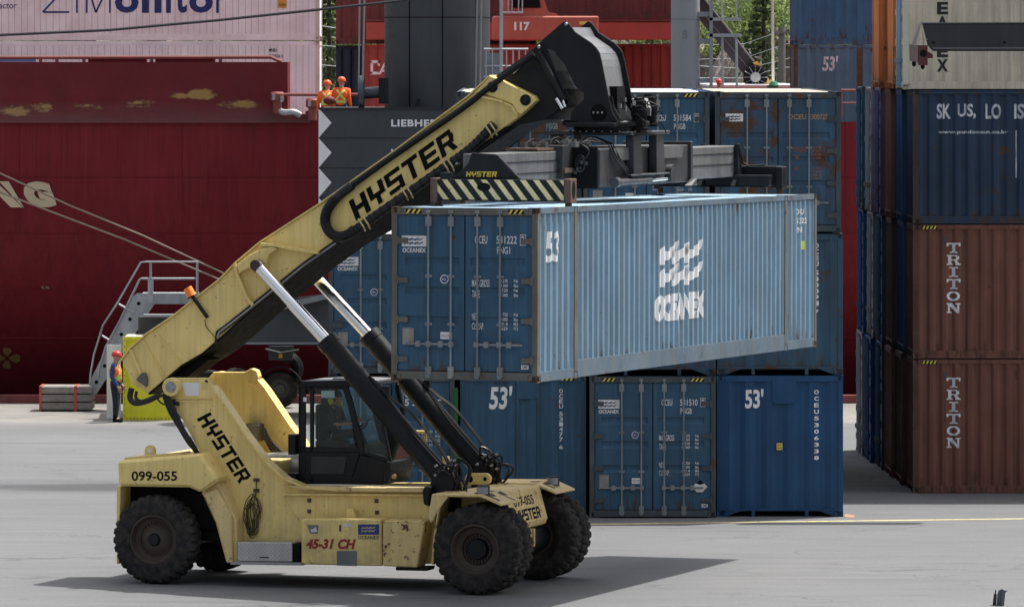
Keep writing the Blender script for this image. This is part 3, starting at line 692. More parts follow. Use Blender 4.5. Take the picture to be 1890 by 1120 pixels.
fn3 = side_fn(pr, 2.44); g = MB(); zt = 3.62-.29
for ch in 'OCEANEX': pass
zz = .38
for ch in reversed('OCEANEX'): text(g, ch, (.74, .98, zz, zz+.272), fn3, .045, cuts=cuts_of(pr)); zz += .309
g.build('lettering', mat('black_lettering', (.018, .018, .022), .6), t)
names = {0: 'bottom', 1: 'second', 2: 'third', 3: 'top'}
ordn = {1: 'second row back', 2: 'third row back', 3: 'fourth row back', 4: 'fifth row back', 5: 'rearmost row'}
cols = {0: [(P_brown2, 'dark brown', 'end'), (P_brown, 'brown', 'end'), (P_teal, 'teal blue', 'door'), (P_blue_new, 'blue', 'door'), (P_grey, 'grey', 'door')],
        1: [(P_blue_new, 'blue', 'end'), (P_brown2, 'brown', 'end'), (P_teal, 'deep blue', 'door'), (P_grey, 'grey', 'door'), (P_blue_new, 'bright blue', 'door')],
        2: [(P_blue_new, 'blue', 'end'), (P_brown, 'brown', 'end'), (P_purple, 'violet blue', 'door'), (P_grey, 'grey', 'door'), (P_teal, 'dark blue', 'door')],
        3: [(P_orange, 'orange', 'end'), (P_orange, 'pale orange', 'end')]}
for lev, lst in cols.items():
    for k, (pm, cn, nr) in enumerate(lst, 1):
        rstack(k, lev, f'{cn} container seen end-on, {names[lev]} level, {ordn[k]} of the right stack', pm, nr, dx=0 if lev < 3 else (-.17 if k == 1 else -.27), L=12.19, fm=pm)

# ------------------------------------------------------------------ the ship
ship = thing('cargo_ship', 'dark red cargo ship moored along the quay behind the yard', 'ship', (0, 175, 0))
hull_m = mat('hull_red', (.185, .019, .027), .55, spec=.12, var=.12, dirt=.45, dirtcol=(.085, .014, .018), scale=.5, fine=.25)
prof = [(7.63, 0), (6.5, .0), (5.4, .02), (4.4, .22), (3.4, .5), (2.4, .95), (1.5, 1.55), (.6, 2.3), (-.5, 3.4), (-2.6, 6)]
def hully(z):
    for (za, da), (zb, db) in zip(prof, prof[1:]):
        if zb <= z <= za: return da+(db-da)*(za-z)/(za-zb)
    return 0
xs = [-70, -40, -25, -15, -8, -5.6, 0, 6, 12, 25, 50, 80]
vs = [(x, d, z) for x in xs for z, d in prof]; n = len(prof)
MB().add(vs, [(i*n+j, i*n+j+1, (i+1)*n+j+1, (i+1)*n+j) for i in range(len(xs)-1) for j in range(n-1)]).build('hull', hull_m, ship, smooth=True)
q = MB()
for zz_ in (6.1, 4.55, 3.0, 1.6):
    dd_ = hully(zz_)
    q.quad((-70, dd_-.012, zz_-.014), (80, dd_-.012, zz_-.014), (80, dd_-.012, zz_+.014), (-70, dd_-.012, zz_+.014))
for x_ in (-13.6, -9.1, -4.6, 9.2, 13.7): q.quad((x_-.012, -.012, 4.6), (x_+.012, -.012, 4.6), (x_+.012, -.012, 7.6), (x_-.012, -.012, 7.6))
q.build('weld_seam', mat('seam_red', (.155, .014, .021), .6, spec=.1), ship)
def SL(px, py, dy=0): p = img(px, py, 175+dy); return Vector((p.x, dy, p.z))
m = MB(); m.box(-70, 80, .02, 30, 6.6, 7.2); m.build('deck', mat('deck_red', (.16, .03, .03), .8), ship)
bul = mat('bulwark_red', (.150, .022, .028), .7, spec=.12, var=.15, dirt=.35, dirtcol=(.085, .035, .038))
a = SL(0, 115); e = SL(531, 225)
m = MB(); m.box(-70, e.x, -.10, 2.0, 7.60, a.z); m.box(SL(485, 0).x, SL(572, 0).x, -.12, 1.6, 7.603, SL(0, 211).z); b = m.build('bulwark', bul, ship)
def add_flaking(m, spots, col, z0, z1):
    t = m.node_tree; N = t.nodes; L = t.links; p = N['Principled BSDF']; base = p.inputs['Base Color'].links[0].from_socket
    tc = N.new('ShaderNodeTexCoord'); sx = N.new('ShaderNodeSeparateXYZ'); L.new(tc.outputs['Object'], sx.inputs[0])
    def mt(op, a, b=0.0):
        n = N.new('ShaderNodeMath'); n.operation = op
        for i, v in enumerate((a, b)):
            if isinstance(v, (int, float)): n.inputs[i].default_value = v
            else: L.new(v, n.inputs[i])
        return n.outputs[0]
    tot = None
    for cx, cz, wx, wz, amp in spots:
        dx = mt('DIVIDE', mt('SUBTRACT', sx.outputs['X'], cx), wx); dz = mt('DIVIDE', mt('SUBTRACT', sx.outputs['Z'], cz), wz)
        d = mt('MAXIMUM', mt('MULTIPLY', mt('SUBTRACT', 1.0, mt('ADD', mt('MULTIPLY', dx, dx), mt('MULTIPLY', dz, dz))), amp), 0.0); tot = d if tot is None else mt('MAXIMUM', tot, d)
    def nz(sc, sx_, det=9, r_=.72):
        mp = N.new('ShaderNodeMapping'); mp.inputs['Scale'].default_value = sx_; L.new(tc.outputs['Object'], mp.inputs[0]); n = N.new('ShaderNodeTexNoise'); n.inputs['Scale'].default_value = sc; n.inputs['Detail'].default_value = det; n.inputs['Roughness'].default_value = r_; L.new(mp.outputs[0], n.inputs[0]); return n.outputs[0]
    f = mt('ADD', mt('MULTIPLY', tot, .62), mt('MULTIPLY', nz(3.2, (.55, 1, 1.7), 12, .78), 2.1)); rg = N.new('ShaderNodeMapRange'); rg.inputs[1].default_value = 1.40; rg.inputs[2].default_value = 1.60; L.new(f, rg.inputs[0])
    halo = N.new('ShaderNodeMapRange'); halo.inputs[1].default_value = 1.25; halo.inputs[2].default_value = 1.5; halo.inputs[4].default_value = .5; L.new(f, halo.inputs[0])
    ok = mt('GREATER_THAN', tot, 0.001)
    def mx(fac, A, B):
        n = N.new('ShaderNodeMix'); n.data_type = 'RGBA'; L.new(fac, n.inputs[0])
        for k, v in ((6, A), (7, B)):
            if isinstance(v, tuple): n.inputs[k].default_value = (*v, 1)
            else: L.new(v, n.inputs[k])
        return n.outputs[2]
    o = mx(mt('MULTIPLY', halo.outputs[0], ok), base, (.10, .06, .045))
    o = mx(mt('MULTIPLY', rg.outputs[0], ok), o, mx(nz(5, (1, 1, 1)), col, tuple(c*.55 for c in col)))
    band = N.new('ShaderNodeMapRange'); band.inputs[1].default_value = z0; band.inputs[2].default_value = z1; band.inputs[3].default_value = .75; band.inputs[4].default_value = 0; L.new(sx.outputs['Z'], band.inputs[0])
    o = mx(mt('MULTIPLY', band.outputs[0], nz(.8, (.6, 1, 2.5), 7)), o, (.17, .12, .12))
    L.new(o, p.inputs['Base Color'])
spots = []
for cx, cy, wd, ht, am in ((36, 205, 52, 14, 1.1), (76, 199, 34, 13, 1.0), (160, 197, 70, 8, .6), (262, 192, 40, 14, .85), (372, 175, 40, 14, 1.15), (335, 176, 34, 10, .8), (442, 192, 50, 13, 1.05)):
    p_ = SL(cx, cy); spots.append((p_.x, p_.z, wd/66.9, ht/66.9, am))
add_flaking(bul, spots, (.46, .28, .11), 7.6, 8.2)
redpipe = mat('pipe_red', (.22, .05, .045), .6, var=.2, dirt=.3)
m = MB(); z = SL(0, 107).z; m.tube([SL(-40, 107, 0), SL(500, 106, 0), SL(520, 115, 0)], .05, 8)
for x in (75, 105, 155, 280, 407): m.cyl(SL(x, 108), SL(x, 116), .05, 6)
m.build('top_rail', redpipe, ship)
m = MB()
for x0, x1 in ((163, 271), (287, 397)): p = SL(x0, 108, .2); q = SL(x1, 116, .2); m.box(p.x, q.x, .1, .5, q.z-.05, p.z)
m.build('hatch_edge', bul, ship)
m = MB(); m.tube([SL(522, 175, -.35), SL(661, 175, -.35)], .045, 8)
m.tube([SL(1552, 167, .1), SL(1594, 167, .1)], .035, 8); m.tube([SL(1552, 190, .1), SL(1594, 190, .1)], .02, 6)
for x in (1553, 1590): m.cyl(SL(x, 167, .1), SL(x, 216, .1), .05 if x == 1590 else .03, 8)
m.build('railing', redpipe, ship)
m = MB()
for px, py in ((512, 180), (577, 192)): m.lathe([(0, .16), (.15, .15), (.19, .10), (.19, -.08), (.12, -.12), (.12, -.45), (0, -.45)], tuple(SL(px, py, -.35)), 'z', 16)
m.build('vent_cap', mat('cap_red', (.24, .06, .05), .6, var=.25, dirt=.4), ship, True)
q = MB()
for px, py in ((505, 178), (520, 182), (571, 190)): p = SL(px, py, -.36); q.box(p.x-.03, p.x+.05, -.56, -.50, p.z-.10, p.z+.06)
q.build('cap_latch', galv, ship)
MB().tube(smoothpath([SL(510, 190, -.35), SL(512, 202, -.38), SL(524, 208, -.38), SL(542, 207, -.36), SL(554, 213, -.3)], 3), .085, 10).build('vent_pipe', galv, ship, True)
m = MB(); p = SL(567, 190); m.box(p.x-.05, SL(590, 0).x, .05, 1.2, 7.0, SL(0, 205).z); m.build('deck_box', bul, ship)
creamlet = mat('hull_lettering', (.55, .45, .31), .6, var=.12)
m = MB(); text(m, 'G', (0, 1, 0, 1), lambda u, v: tuple(SL(42+u*54+(1-v)*10-(v*6), 383-v*48, -.02)), .09)
q = lambda x, y: tuple(SL(x, y, -.02))
m.quad(q(-44, 335), q(-28, 335), q(0, 383), q(-18, 383)); m.quad(q(-27.5, 335), q(-8, 335), q(42, 383), q(20, 383)); m.quad(q(-2, 335), q(16, 335), q(44, 383), q(43, 383))
m.build('lettering', creamlet, ship)
# thruster mark and draught marks on the curved lower hull
def HL(px, py):
    z = HC-(py-CY)*177/F
    for _ in range(6): Y = 175+hully(z); z = HC-(py-CY)*Y/F
    return Vector(((px-CX)*Y/F, Y-175-.03, z))
m = MB()
for a in (90, 180, 270, 0):
    d = Vector((math.cos(R(a)), math.sin(R(a)))); e = Vector((-d.y, d.x)); c = Vector((13, 661)); L2 = 24 if a in (0, 180) else 19
    pts = [c+d*4+e*2, c+d*L2*.7+e*9, c+d*L2+e*5, c+d*L2-e*6, c+d*L2*.7-e*8, c+d*4-e*2]
    m.add([HL(p.x, p.y) for p in pts], [tuple(range(6))])
m.build('thruster_mark', mat('mark_ochre', (.25, .16, .06), .7, var=.3), ship)
m = MB(); text(m, 'C. H.', (0, 1, 0, 1), lambda s, t: tuple(HL(77+s*14, 533-t*5)), .02); m.build('draught_mark', creamlet, ship)
GS = 'containers on the deck of the ship'
def ship_c(label, px, Yn, z, L, pm, H=2.9, W=2.44, near='end', name='shipping_container', right=False, fm=None, rm=None):
    X = (px-CX)*Yn/F
    if right: X -= L
    return container(label, (X, Yn+W/2, z), R(-90), L=L, H=H, W=W, pm=pm, near=near, fm=fm or pm, group=GS, name=name, roofm=rm)
def reefer_lines(t, L): pass
t, pr = ship_c('pinkish white refrigerated container with large blue lettering, upper of two', 590, 182, 9.885, 12.19, P_pink, right=True, name='reefer_container', fm=mat('reefer_frame', (.66, .60, .54), .6, var=.15, rust=.05, dirt=.4, dirtcol=(.3, .25, .2)))
def rx(px): return (px-(590-12.19*F/182))/(F/182)
def rz_(py, z0): return HC-(py-CY)*182/F-z0
flatfn = lambda off: (lambda s, z: (2.44/2+off, s, z))
def liner(t, H):
    m = MB(); h = 1.22-.008
    m.quad((h, .12, .17), (h, 12.07, .17), (h, 12.07, H-.1), (h, .12, H-.1)); p = m.build('insulated_side', [c for c in t.children if c.name.startswith('side_panel')][0].material_slots[0].material, t)
    g = MB(); x = .3
    while x < 12: g.box(h, h+.004, x-.006, x+.006, .2, H-.12); x += .20 if int(x/.2) % 2 else .17
    g.build('side_seam', mat('seam_grey', (.50, .43, .44), .6), p)
liner(t, 2.9)
g = MB(); fz = flatfn(.002); base = rz_(24, 9.89); top = rz_(-34, 9.89); xh = rz_(-12, 9.89)
zq = lambda x: rx(x)
def stroke(pts, w_=3.2):
    for (x0, y0), (x1, y1) in zip(pts, pts[1:]):
        L_ = math.hypot(x1-x0, y1-y0); nx_, ny_ = -(y1-y0)/L_*w_/2, (x1-x0)/L_*w_/2
        g.quad(*[fz(rx(a), rz_(b, 9.89)) for a, b in ((x0-nx_, y0-ny_), (x1-nx_, y1-ny_), (x1+nx_, y1+ny_), (x0+nx_, y0+ny_))])
stroke([(79, -30), (128, -30)]); stroke([(128, -30), (79, 22.5)]); stroke([(80, 22.5), (128, 22.5)]); stroke([(142, -32), (142, 24)]); stroke([(160, 24), (160, -30)]); stroke([(160, -30), (177, 23)]); stroke([(177, 23), (202, -30)]); stroke([(203, -30), (203, 24)])
xh = rz_(-14, 9.89); g.lathe([(0, 1.223), (.065, 1.223)], (rx(371), 0, rz_(4, 9.89)), 'y', 16) if False else None
for ch, a, b, hh in (('o', 212, 256, xh), ('n', 262, 298, xh), ('i', 306, 316, top), ('t', 324, 345, rz_(-26, 9.89)), ('o', 349, 393, xh), ('r', 399, 412, xh)): text(g, ch, (rx(a), rx(b), base, hh), fz, .035)
text(g, 'Factor', (rx(-8), rx(31), rz_(16, 9.89), rz_(4, 9.89)), fz, .0)
g.build('lettering', mat('zim_blue', (.02, .035, .17), .5), t)
s_ = MB().quad(*[fz(*q) for q in ((rx(513), rz_(15, 9.89)), (rx(529), rz_(15, 9.89)), (rx(529), rz_(-4, 9.89)), (rx(513), rz_(-4, 9.89)))]).build('orange_sticker', mat('sticker_orange', (.65, .33, .05), .5), t)
g = MB(); text(g, '9-6 HIGH', (rx(515), rx(527), rz_(12, 9.89), rz_(6, 9.89)), flatfn(.004), .01); g.build('sticker_lettering', blackm, s_)
t, pr = ship_c('white refrigerated container with a small black number, lower of two', 590, 182, 6.97, 12.19, P_rwhite, right=True, name='reefer_container', fm=mat('reefer_frame', None) if 'reefer_frame' in MATS else None)
liner(t, 2.9)
g = MB(); text(g, 'MNBU', (rx(497), rx(511), rz_(96, 6.97), rz_(90, 6.97)), fz, .01); text(g, '912526 0', (rx(497), rx(523), rz_(107, 6.97), rz_(101, 6.97)), fz, .01); g.build('lettering', blackm, t)
g = MB(); shape(g, rect_poly(), (rx(-120), rx(66), rz_(118, 6.97), rz_(106, 6.97)), flatfn(.002)); g.build('blue_band', mat('band_blue', (.12, .22, .42), .5), t)
t, pr = ship_c('red container with large white letters beside the grey crane tower', 668, 190, 6.89, 6.06, P_red, fm=mat('red_rust_frame', (.22, .06, .04), .7, var=.3, rust=.4))
k = F/190; cxx = lambda px: (px-668)/k; czz = lambda py: HC-(py-CY)*190/F-6.89
fs = side_fn(pr, 2.44); g = MB()
for r_ in ((684, 688.5, 137, 113), (684, 701, 117, 112), (684, 699, 138, 133), (697, 701, 122, 112)): shape(g, rect_poly(), (cxx(r_[0]), cxx(r_[1]), czz(r_[2]), czz(r_[3])), fs, cuts_of(pr))
shape(g, [[(0, 0), (.22, 0), (1, 1), (.72, 1)]], (cxx(698), cxx(716), czz(138), czz(112)), fs, cuts_of(pr)); shape(g, rect_poly(), (cxx(704), cxx(716), czz(133), czz(129)), fs, cuts_of(pr)); shape(g, rect_poly(), (cxx(712), cxx(717), czz(138), czz(112)), fs, cuts_of(pr))
text(g, 'I', (cxx(722), cxx(728), czz(138), czz(112)), fs, .05, cuts=cuts_of(pr)); g.build('logo', white, t)
ship_c('red container behind the black boom head of the loader, on the ship', 1264, 193.2, 6.91, 6.06, P_red, right=True)
ship_c('navy container behind two orange clad workers, on the ship', 620, 193.2, 6.86, 6.06, P_navy)
ship_c('dark red container above the navy one and left of the crane tower', 620, 192, 9.80, 6.06, P_dred)
ship_c('dark red container high on the ship above the black boom head', 1264, 192, 10.55, 6.06, P_dred, right=True)
m = MB(); pa = img(676, 74, 189.5); pb = img(1240, 41, 189.5); m.box(pa.x, pb.x, 189.5, 191.5, pa.z, pb.z); tt = tag(m.build('hatch_beam', mat('beam_red', (.36, .055, .04), .5, var=.1, dirt=.3), bevel=.02), 'long bright red steel beam lying between the deck containers', 'steel beam')
ch = MB(); ch.box(pa.x, pb.x, 189.48, 191.6, pb.z+.01, pb.z+.08); ch.build('flange', P_dred, tt)
t, pr = ship_c('faded blue container with peeling white 53 mark, left of the orange container', 1465, 190, 6.885, 16.15, corr('container_faded_blue', (.085, .175, .25), .10, .5, (.09, .10, .11)), W=CW, fm=rust_steel)
k53 = F/190; fs = side_fn(pr, CW); g = MB(); text(g, "53'", ((1518-1465)/k53, (1547-1465)/k53, HC-(132-CY)/k53-6.88, HC-(104-CY)/k53-6.88), fs, .03, .1, cuts=cuts_of(pr)); g.build('lettering', mat('flaked_white3', (.7, .7, .72), .6, dirt=.9, dirtcol=(.1, .15, .2), scale=2), t)
ship_c('plain blue container on top of the faded one with peeling 53 mark', 1465, 190, 9.787, 16.15, corr('container_mid_blue', (.045, .145, .26), .06, .4), W=CW)

# ------------------------------------------------------------------ harbour crane between yard and ship
YC = 165.0
def K(px, py, dy=0, Y=None): Y = Y or YC+dy; return Vector(((px-CX)*Y/F, Y-YC, HC-(py-CY)*Y/F))
crane = thing('harbour_crane', 'dark grey mobile harbour crane with a tall round tower, behind the blue stack', 'crane', (0, YC, 0))
cg = mat('crane_grey', (.048, .053, .060), .5, var=.12, dirt=.2, dirtcol=(.03, .03, .032))
cgl = mat('crane_light_grey', (.20, .21, .22), .5, var=.1)
a = K(588, 200); b = K(1000, 470)
m = MB(); m.box(a.x, b.x, 0, 4.2, b.z, a.z); house = m.build('machine_house', cg, crane, bevel=.03)
m = MB()
for py in (255, 310, 365, 420): z = K(0, py).z; m.box(a.x, b.x, -.008, 0, z-.012, z+.012)
m.box(a.x, b.x, -.03, 0, a.z-.04, a.z+.02); m.build('panel_seam', mat('seam_dark', (.02, .022, .025), .6), house)
m = MB(); y0 = 200
for i in range(5): m.add([K(588, y0, -.02), K(612, y0+27, -.02), K(588, y0+55, -.02)], [(0, 1, 2)]); y0 += 55
m.build('zigzag_marking', white, house)
m = MB(); text(m, 'LIEBHERR', (0, 1, 0, 1), lambda s, t: tuple(K(722+s*100, 234-t*13, -.02)), .035, space=1.12); text(m, 'LHM 420', (0, 1, 0, 1), lambda s, t: tuple(K(722+s*75, 288-t*13, -.02)), .035); m.build('lettering', white, house)
m = MB(); c = K(807, 200, 2.2); r = 97.5*(YC+2.2)/F
m.lathe([(r, -.1), (r, 7)], (c.x, c.y, c.z), 'z', 48); tw = m.build('tower', cg, crane, True)
m = MB()
for px in (757, 818, 880):
    dx = (px-807)/97.5; x = c.x+dx*r; y = c.y-math.sqrt(1-dx*dx)*r; m.box(x-.012, x+.012, y-.02, y+.02, c.z, c.z+6.9)
m.lathe([(r+.01, 2.38), (r+.01, 2.40)], (c.x, c.y, c.z), 'z', 48); m.build('tower_seam', blackm, tw)
# hose drum on the tower side
m = MB(); p = K(667, 173, .4); m.lathe([(0, -.08), (.42, -.08), (.47, -.05), (.47, .05), (.42, .08), (0, .08)], tuple(p), 'x', 28)
m.cyl(p, K(705, 170, .4), .15, 14); dr = m.build('cable_drum', mat('drum_dark', (.06, .075, .085), .35, .4, var=.3), crane, True)
a1, b1 = K(699, 144, .2), K(716, 192, .2); MB().box(a1.x, b1.x, .2, .9, b1.z, a1.z).build('drum_bracket', black, crane)
m = MB()
for x0, x1 in ((664, 662), (673, 669), (881, 878), (889, 886)): m.tube([K(x0, -8, .1), K(x1, 166, .1)], .028, 6)
m.build('wire_rope', mat('rope_grey', (.25, .26, .27), .5, var=.2), crane)
m = MB(); p = K(772, 197, .5); m.cyl(p, p+Vector((0, 0, .12)), .07, 8); m.cyl(p+Vector((0, 0, .1)), p+Vector((.02, 0, .2)), .04, 8); m.build('floodlight', black, crane)
# service platform with galvanised ladder and rails
m = MB(); m.box(K(922, 0).x, K(928.5, 0).x, .3, .45, K(0, 170).z, K(0, -20).z)
for py in range(-8, 170, 12): pass
m.tube([K(893, 91, .3), K(975, 91, .3)], .03, 6); m.tube([K(893, 122, .3), K(972, 122, .3)], .02, 6); m.tube([K(893, 142, .3), K(950, 142, .3)], .03, 6)
for px in (897, 909, 935, 947, 958, 970): m.cyl(K(px, 91, .3), K(px, 142, .3), .02, 6)
m.build('service_railing', galv, crane)
MB().box(K(893, 0).x, K(921, 0).x, .35, .8, K(0, 142).z, K(0, 98).z).build('mesh_panel', mat('mesh_grey', (.22, .25, .28), .6), crane)
# undercarriage
m = MB(); m.add([K(255, 583, 1), K(620, 583, 1), K(620, 640, 1), K(255, 625, 1), K(255, 583, 3.5), K(620, 583, 3.5), K(620, 640, 3.5), K(255, 625, 3.5)], [(0,1,2,3),(4,7,6,5),(0,4,5,1),(3,2,6,7),(0,3,7,4),(1,5,6,2)])
m.prism([(400, 634), (420, 590), (520, 552), (620, 540), (640, 540), (640, 634)], .2, 3.8, lambda px, py, t: K(px, py, t))
uc = m.build('undercarriage', cg, crane, bevel=.03)
m = MB(); m.prism([(520, 560), (606, 541), (606, 551), (520, 572)], -.4, .2, lambda px, py, t: K(px, py, t)); m.box(K(262, 0).x, K(345, 0).x, .4, 1, K(0, 586).z, K(0, 582).z); m.box(K(400, 0).x, K(610, 0).x, .17, .25, K(0, 636).z, K(0, 632).z); m.build('deck_edge', cgl, uc)
Yw = 170.5
def KW(px, py, dy=0): Y = Yw+dy; return Vector(((px-CX)*Y/F, Y-YC, HC-(py-CY)*Y/F))
def small_wheel(c, r, wd, par):
    m = MB(); m.lathe([(r*.55, -wd/2+.03), (r*.62, -wd/2), (r*.9, -wd/2), (r, -wd/2+.06), (r, wd/2-.06), (r*.9, wd/2), (r*.55, wd/2)], c, 'y', 30); t_ = m.build('wheel', rubber, par, True)
    m = MB(); m.lathe([(0, -wd/2+.12), (r*.26, -wd/2+.10), (r*.30, -wd/2+.16), (r*.5, -wd/2+.16), (r*.56, -wd/2+.04), (r*.6, -wd/2+.02)], c, 'y', 28); m.build('rim', mat('crane_rim', (.09, .09, .095), .5, var=.3, dirt=.3), t_, True)
rwh = .50; pw = KW(517, 0); small_wheel((pw.x, pw.y, rwh), rwh, .42, crane); small_wheel((pw.x-1.25, pw.y+1.3, rwh), rwh, .42, crane); small_wheel((pw.x-1.9, pw.y+.2, rwh), rwh, .42, crane)
m = MB(); m.lathe([(rwh+.08, -.28), (rwh+.11, -.28), (rwh+.11, .28), (rwh+.08, .28)], (pw.x, pw.y, rwh), 'y', 16, R(20), R(165)); m.build('mudguard', black, crane)
m = MB(); m.tube(smoothpath([KW(543, 700, .3), KW(550, 680, .3), KW(540, 662, .3), KW(515, 655, .3)], 3), .16, 8); m.box(pw.x-.3, pw.x+.35, pw.y+.1, pw.y+.8, 1.35, 1.75); m.box(pw.x-.7, pw.x-.45, pw.y, pw.y+.3, .35, 1.0); m.build('axle_arm', black, crane, True)
m = MB(); p = KW(518, 652); m.box(p.x-.32, p.x+.32, p.y-.1, p.y+.4, p.z-.18, p.z+.2); m.tube([p+Vector((-.4, -.12, .12)), p+Vector((0, -.14, .02)), p+Vector((.5, -.12, .1))], .03, 6); m.build('valve_box', mat('valve_grey', (.05, .052, .055), .5), crane)
MB().box(p.x-.05, p.x+.05, p.y-.11, p.y-.1, p.z-.12, p.z).build('warning_sticker', mat('sticker_orange', (.65, .33, .05), .5), crane)

# light grey tower with side ladder
Y2 = 158.0
def K2(px, py, dy=0): Y = Y2+dy; return Vector(((px-CX)*Y/F, Y-Y2, HC-(py-CY)*Y/F))
mast = thing('lattice_access_tower', 'tall pale grey round column with an access ladder, behind the top of the blue stack', 'tower', (0, Y2, 0))
lg = mat('pale_grey_paint', (.27, .285, .31), .5, var=.06, dirt=.2, dirtcol=(.2, .2, .2))
c = K2(1265, 100, .4); r = 26.5*(Y2+.4)/F
MB().lathe([(r, -c.z), (r, 4)], (c.x, c.y, c.z), 'z', 32).build('column', lg, mast, True)
m = MB(); m.lathe([(r+.006, 0), (r+.006, .03)], (c.x, c.y, K2(0, 37).z), 'z', 32)
text(m, '8', (0, 1, 0, 1), lambda s, t: tuple(K2(1258+s*10, 72-t*16, .4)-Vector((0, r+.02, 0))), -.01); m.build('column_mark', mat('mark_grey', (.2, .21, .23), .5), mast)
m = MB()
for py in (20, 72, 145): m.box(K2(1288, 0).x, K2(1316, 0).x, .2, .5, K2(0, py+8).z, K2(0, py-0).z) if py != 20 else m.box(K2(1288, 0).x, K2(1316, 0).x, .2, .5, K2(0, 31).z, K2(0, 22).z)
m.box(K2(1310, 0).x, K2(1316, 0).x, .1, .3, K2(0, 175).z, K2(0, -20).z); m.build('ladder_bracket', lg, mast)
m = MB()
m.box(K2(1310, 0).x, K2(1369, 0).x, .1, .7, K2(0, 38.5).z, K2(0, 33).z); m.box(K2(1308, 0).x, K2(1369, 0).x, .1, .7, K2(0, 68.5).z, K2(0, 62.5).z); m.build('platform', galv, mast)
m = MB()
for px in (1333, 1359): m.cyl(K2(px, 34, .2), K2(px, -20, .2), .03, 6); m.cyl(K2(px, 66, .2), K2(px+1, 160, .2), .036, 6)
m.build('handrail', galv, mast)

# dark jib with a cable wheel
Y3 = 208.0
def K3(px, py, dy=0): Y = Y3+dy; return Vector(((px-CX)*Y/F, Y-Y3, HC-(py-CY)*Y/F))
jib = thing('conveyor_jib', 'dark sloping jib ending in a black cable wheel with yellow brackets', 'jib', (0, Y3, 0))
m = MB(); m.prism([(1262, -45), (1301, 0), (1391, 114), (1426, 158), (1412, 158), (1372, 137), (1291, 37), (1240, -30)], 0, 1.0, lambda px, py, t: K3(px, py, t)); jb = m.build('boom', mat('jib_dark', (.03, .028, .033), .6, var=.3), jib)
m = MB(); m.tube([K3(1296, -6, -.05), K3(1391, 114, -.05)], .04, 6); m.tube([K3(1283, 8, -.03), K3(1380, 124, -.03)], .02, 6)
m.build('lattice', mat('jib_edge', (.10, .095, .10), .6), jb)
m = MB(); c = K3(1394, 143, -.3); m.lathe([(.10, -.12), (.36, -.12), (.40, -.08), (.40, .08), (.36, .12), (.1, .12)], tuple(c), 'y', 28); wh = m.build('cable_wheel', blackm, jib, True)
MB().lathe([(0, -.17), (.16, -.17), (.18, -.12)], tuple(c), 'y', 20).build('hub', steel, wh, True)
m = MB()
for i in range(12): a = i*math.pi/6; m.tube([c+Vector((.17*math.cos(a), -.13, .17*math.sin(a))), c+Vector((.39*math.cos(a), -.13, .39*math.sin(a)))], .006, 4)
m.build('wheel_rib', steel, wh)
m = MB(); m.prism([(1389, 116), (1398, 113), (1412, 132), (1425, 158), (1411, 158), (1409, 148), (1404, 130), (1394, 121)], -.35, .1, lambda px, py, t: K3(px, py, t)); m.prism([(1370, 148), (1376, 136), (1381, 130), (1378, 148)], -.35, .1, lambda px, py, t: K3(px, py, t)); m.build('bracket', mat('bracket_yellow', (.55, .33, .06), .6, var=.2, dirt=.3), jib)
# shed roof, poles and wires
m = MB(); a = img(1312, 160, 205); b = img(1466, 170, 205); m.box(a.x, b.x, 205, 215, -2.5, a.z)
sh_ = thing('quay_shed', 'long low white roofed shed just behind the blue stack', 'shed'); m.build('wall', white, sh_)
MB().box(a.x-.1, b.x+.1, 204.8, 215.2, a.z, a.z+.06).build('roof', white, sh_)
m = MB(); m.tube([img(1425.5, -30, 206), img(1427, 165, 206)], .045, 8); tag(m.build('flag_mast', mat('mast_cream', (.60, .60, .52), .5)), 'slender cream mast standing behind the blue stack', 'mast')
Yp = 228
m = MB(); p1 = img(1443, 50, Yp); m.cyl((p1.x, Yp, -2.5), tuple(p1), .13, 10); up = thing('utility_pole', 'weathered wooden utility pole carrying thin wires in front of the hillside', 'utility pole'); m.build('pole', mat('pole_wood', (.22, .2, .18), .9, var=.2, dirt=.3), up)
m = MB(); m.box(p1.x-.3, p1.x+.45, Yp-.2, Yp-.12, p1.z-.25, p1.z-.17); m.build('crossarm', mat('pole_wood', None), up)
m = MB()
for y0, y1, ym in ((66, 55, 92), (93, 83, 118), (120, 111, 130), (133, 132, 152)):
    m.tube([img(1290, ym-8, Yp+.3), img(1375, (ym+y0)/2+2, Yp+.3), img(1441, y0-8, Yp+.3), img(1475, y1-8, Yp+.3)], .009, 4)
for y0, y1 in ((46, 54), (84, 88), (120, 124)): m.tube([img(560, y0-3, Yp+.3), img(625, y1-1, Yp+.3)], .010, 4)
tag(m.build('overhead_wire', galv), 'thin pale wires strung across the hillside', 'wire')
# a winch lamp: green bundle on the shed
m = MB(); p = img(1428, 158, 204); m.lathe([(0, -.12), (.13, -.10), (.17, 0), (.10, .12), (0, .15)], tuple(p), 'z', 10); m.box(p.x-.22, p.x+.05, 203.9, 204.1, p.z-.08, p.z+.0)
tag(m.build('tarpaulin_bundle', mat('tarp_green', (.02, .16, .08), .5, var=.3)), 'small green tarpaulin bundle at the foot of the cream mast', 'bundle')
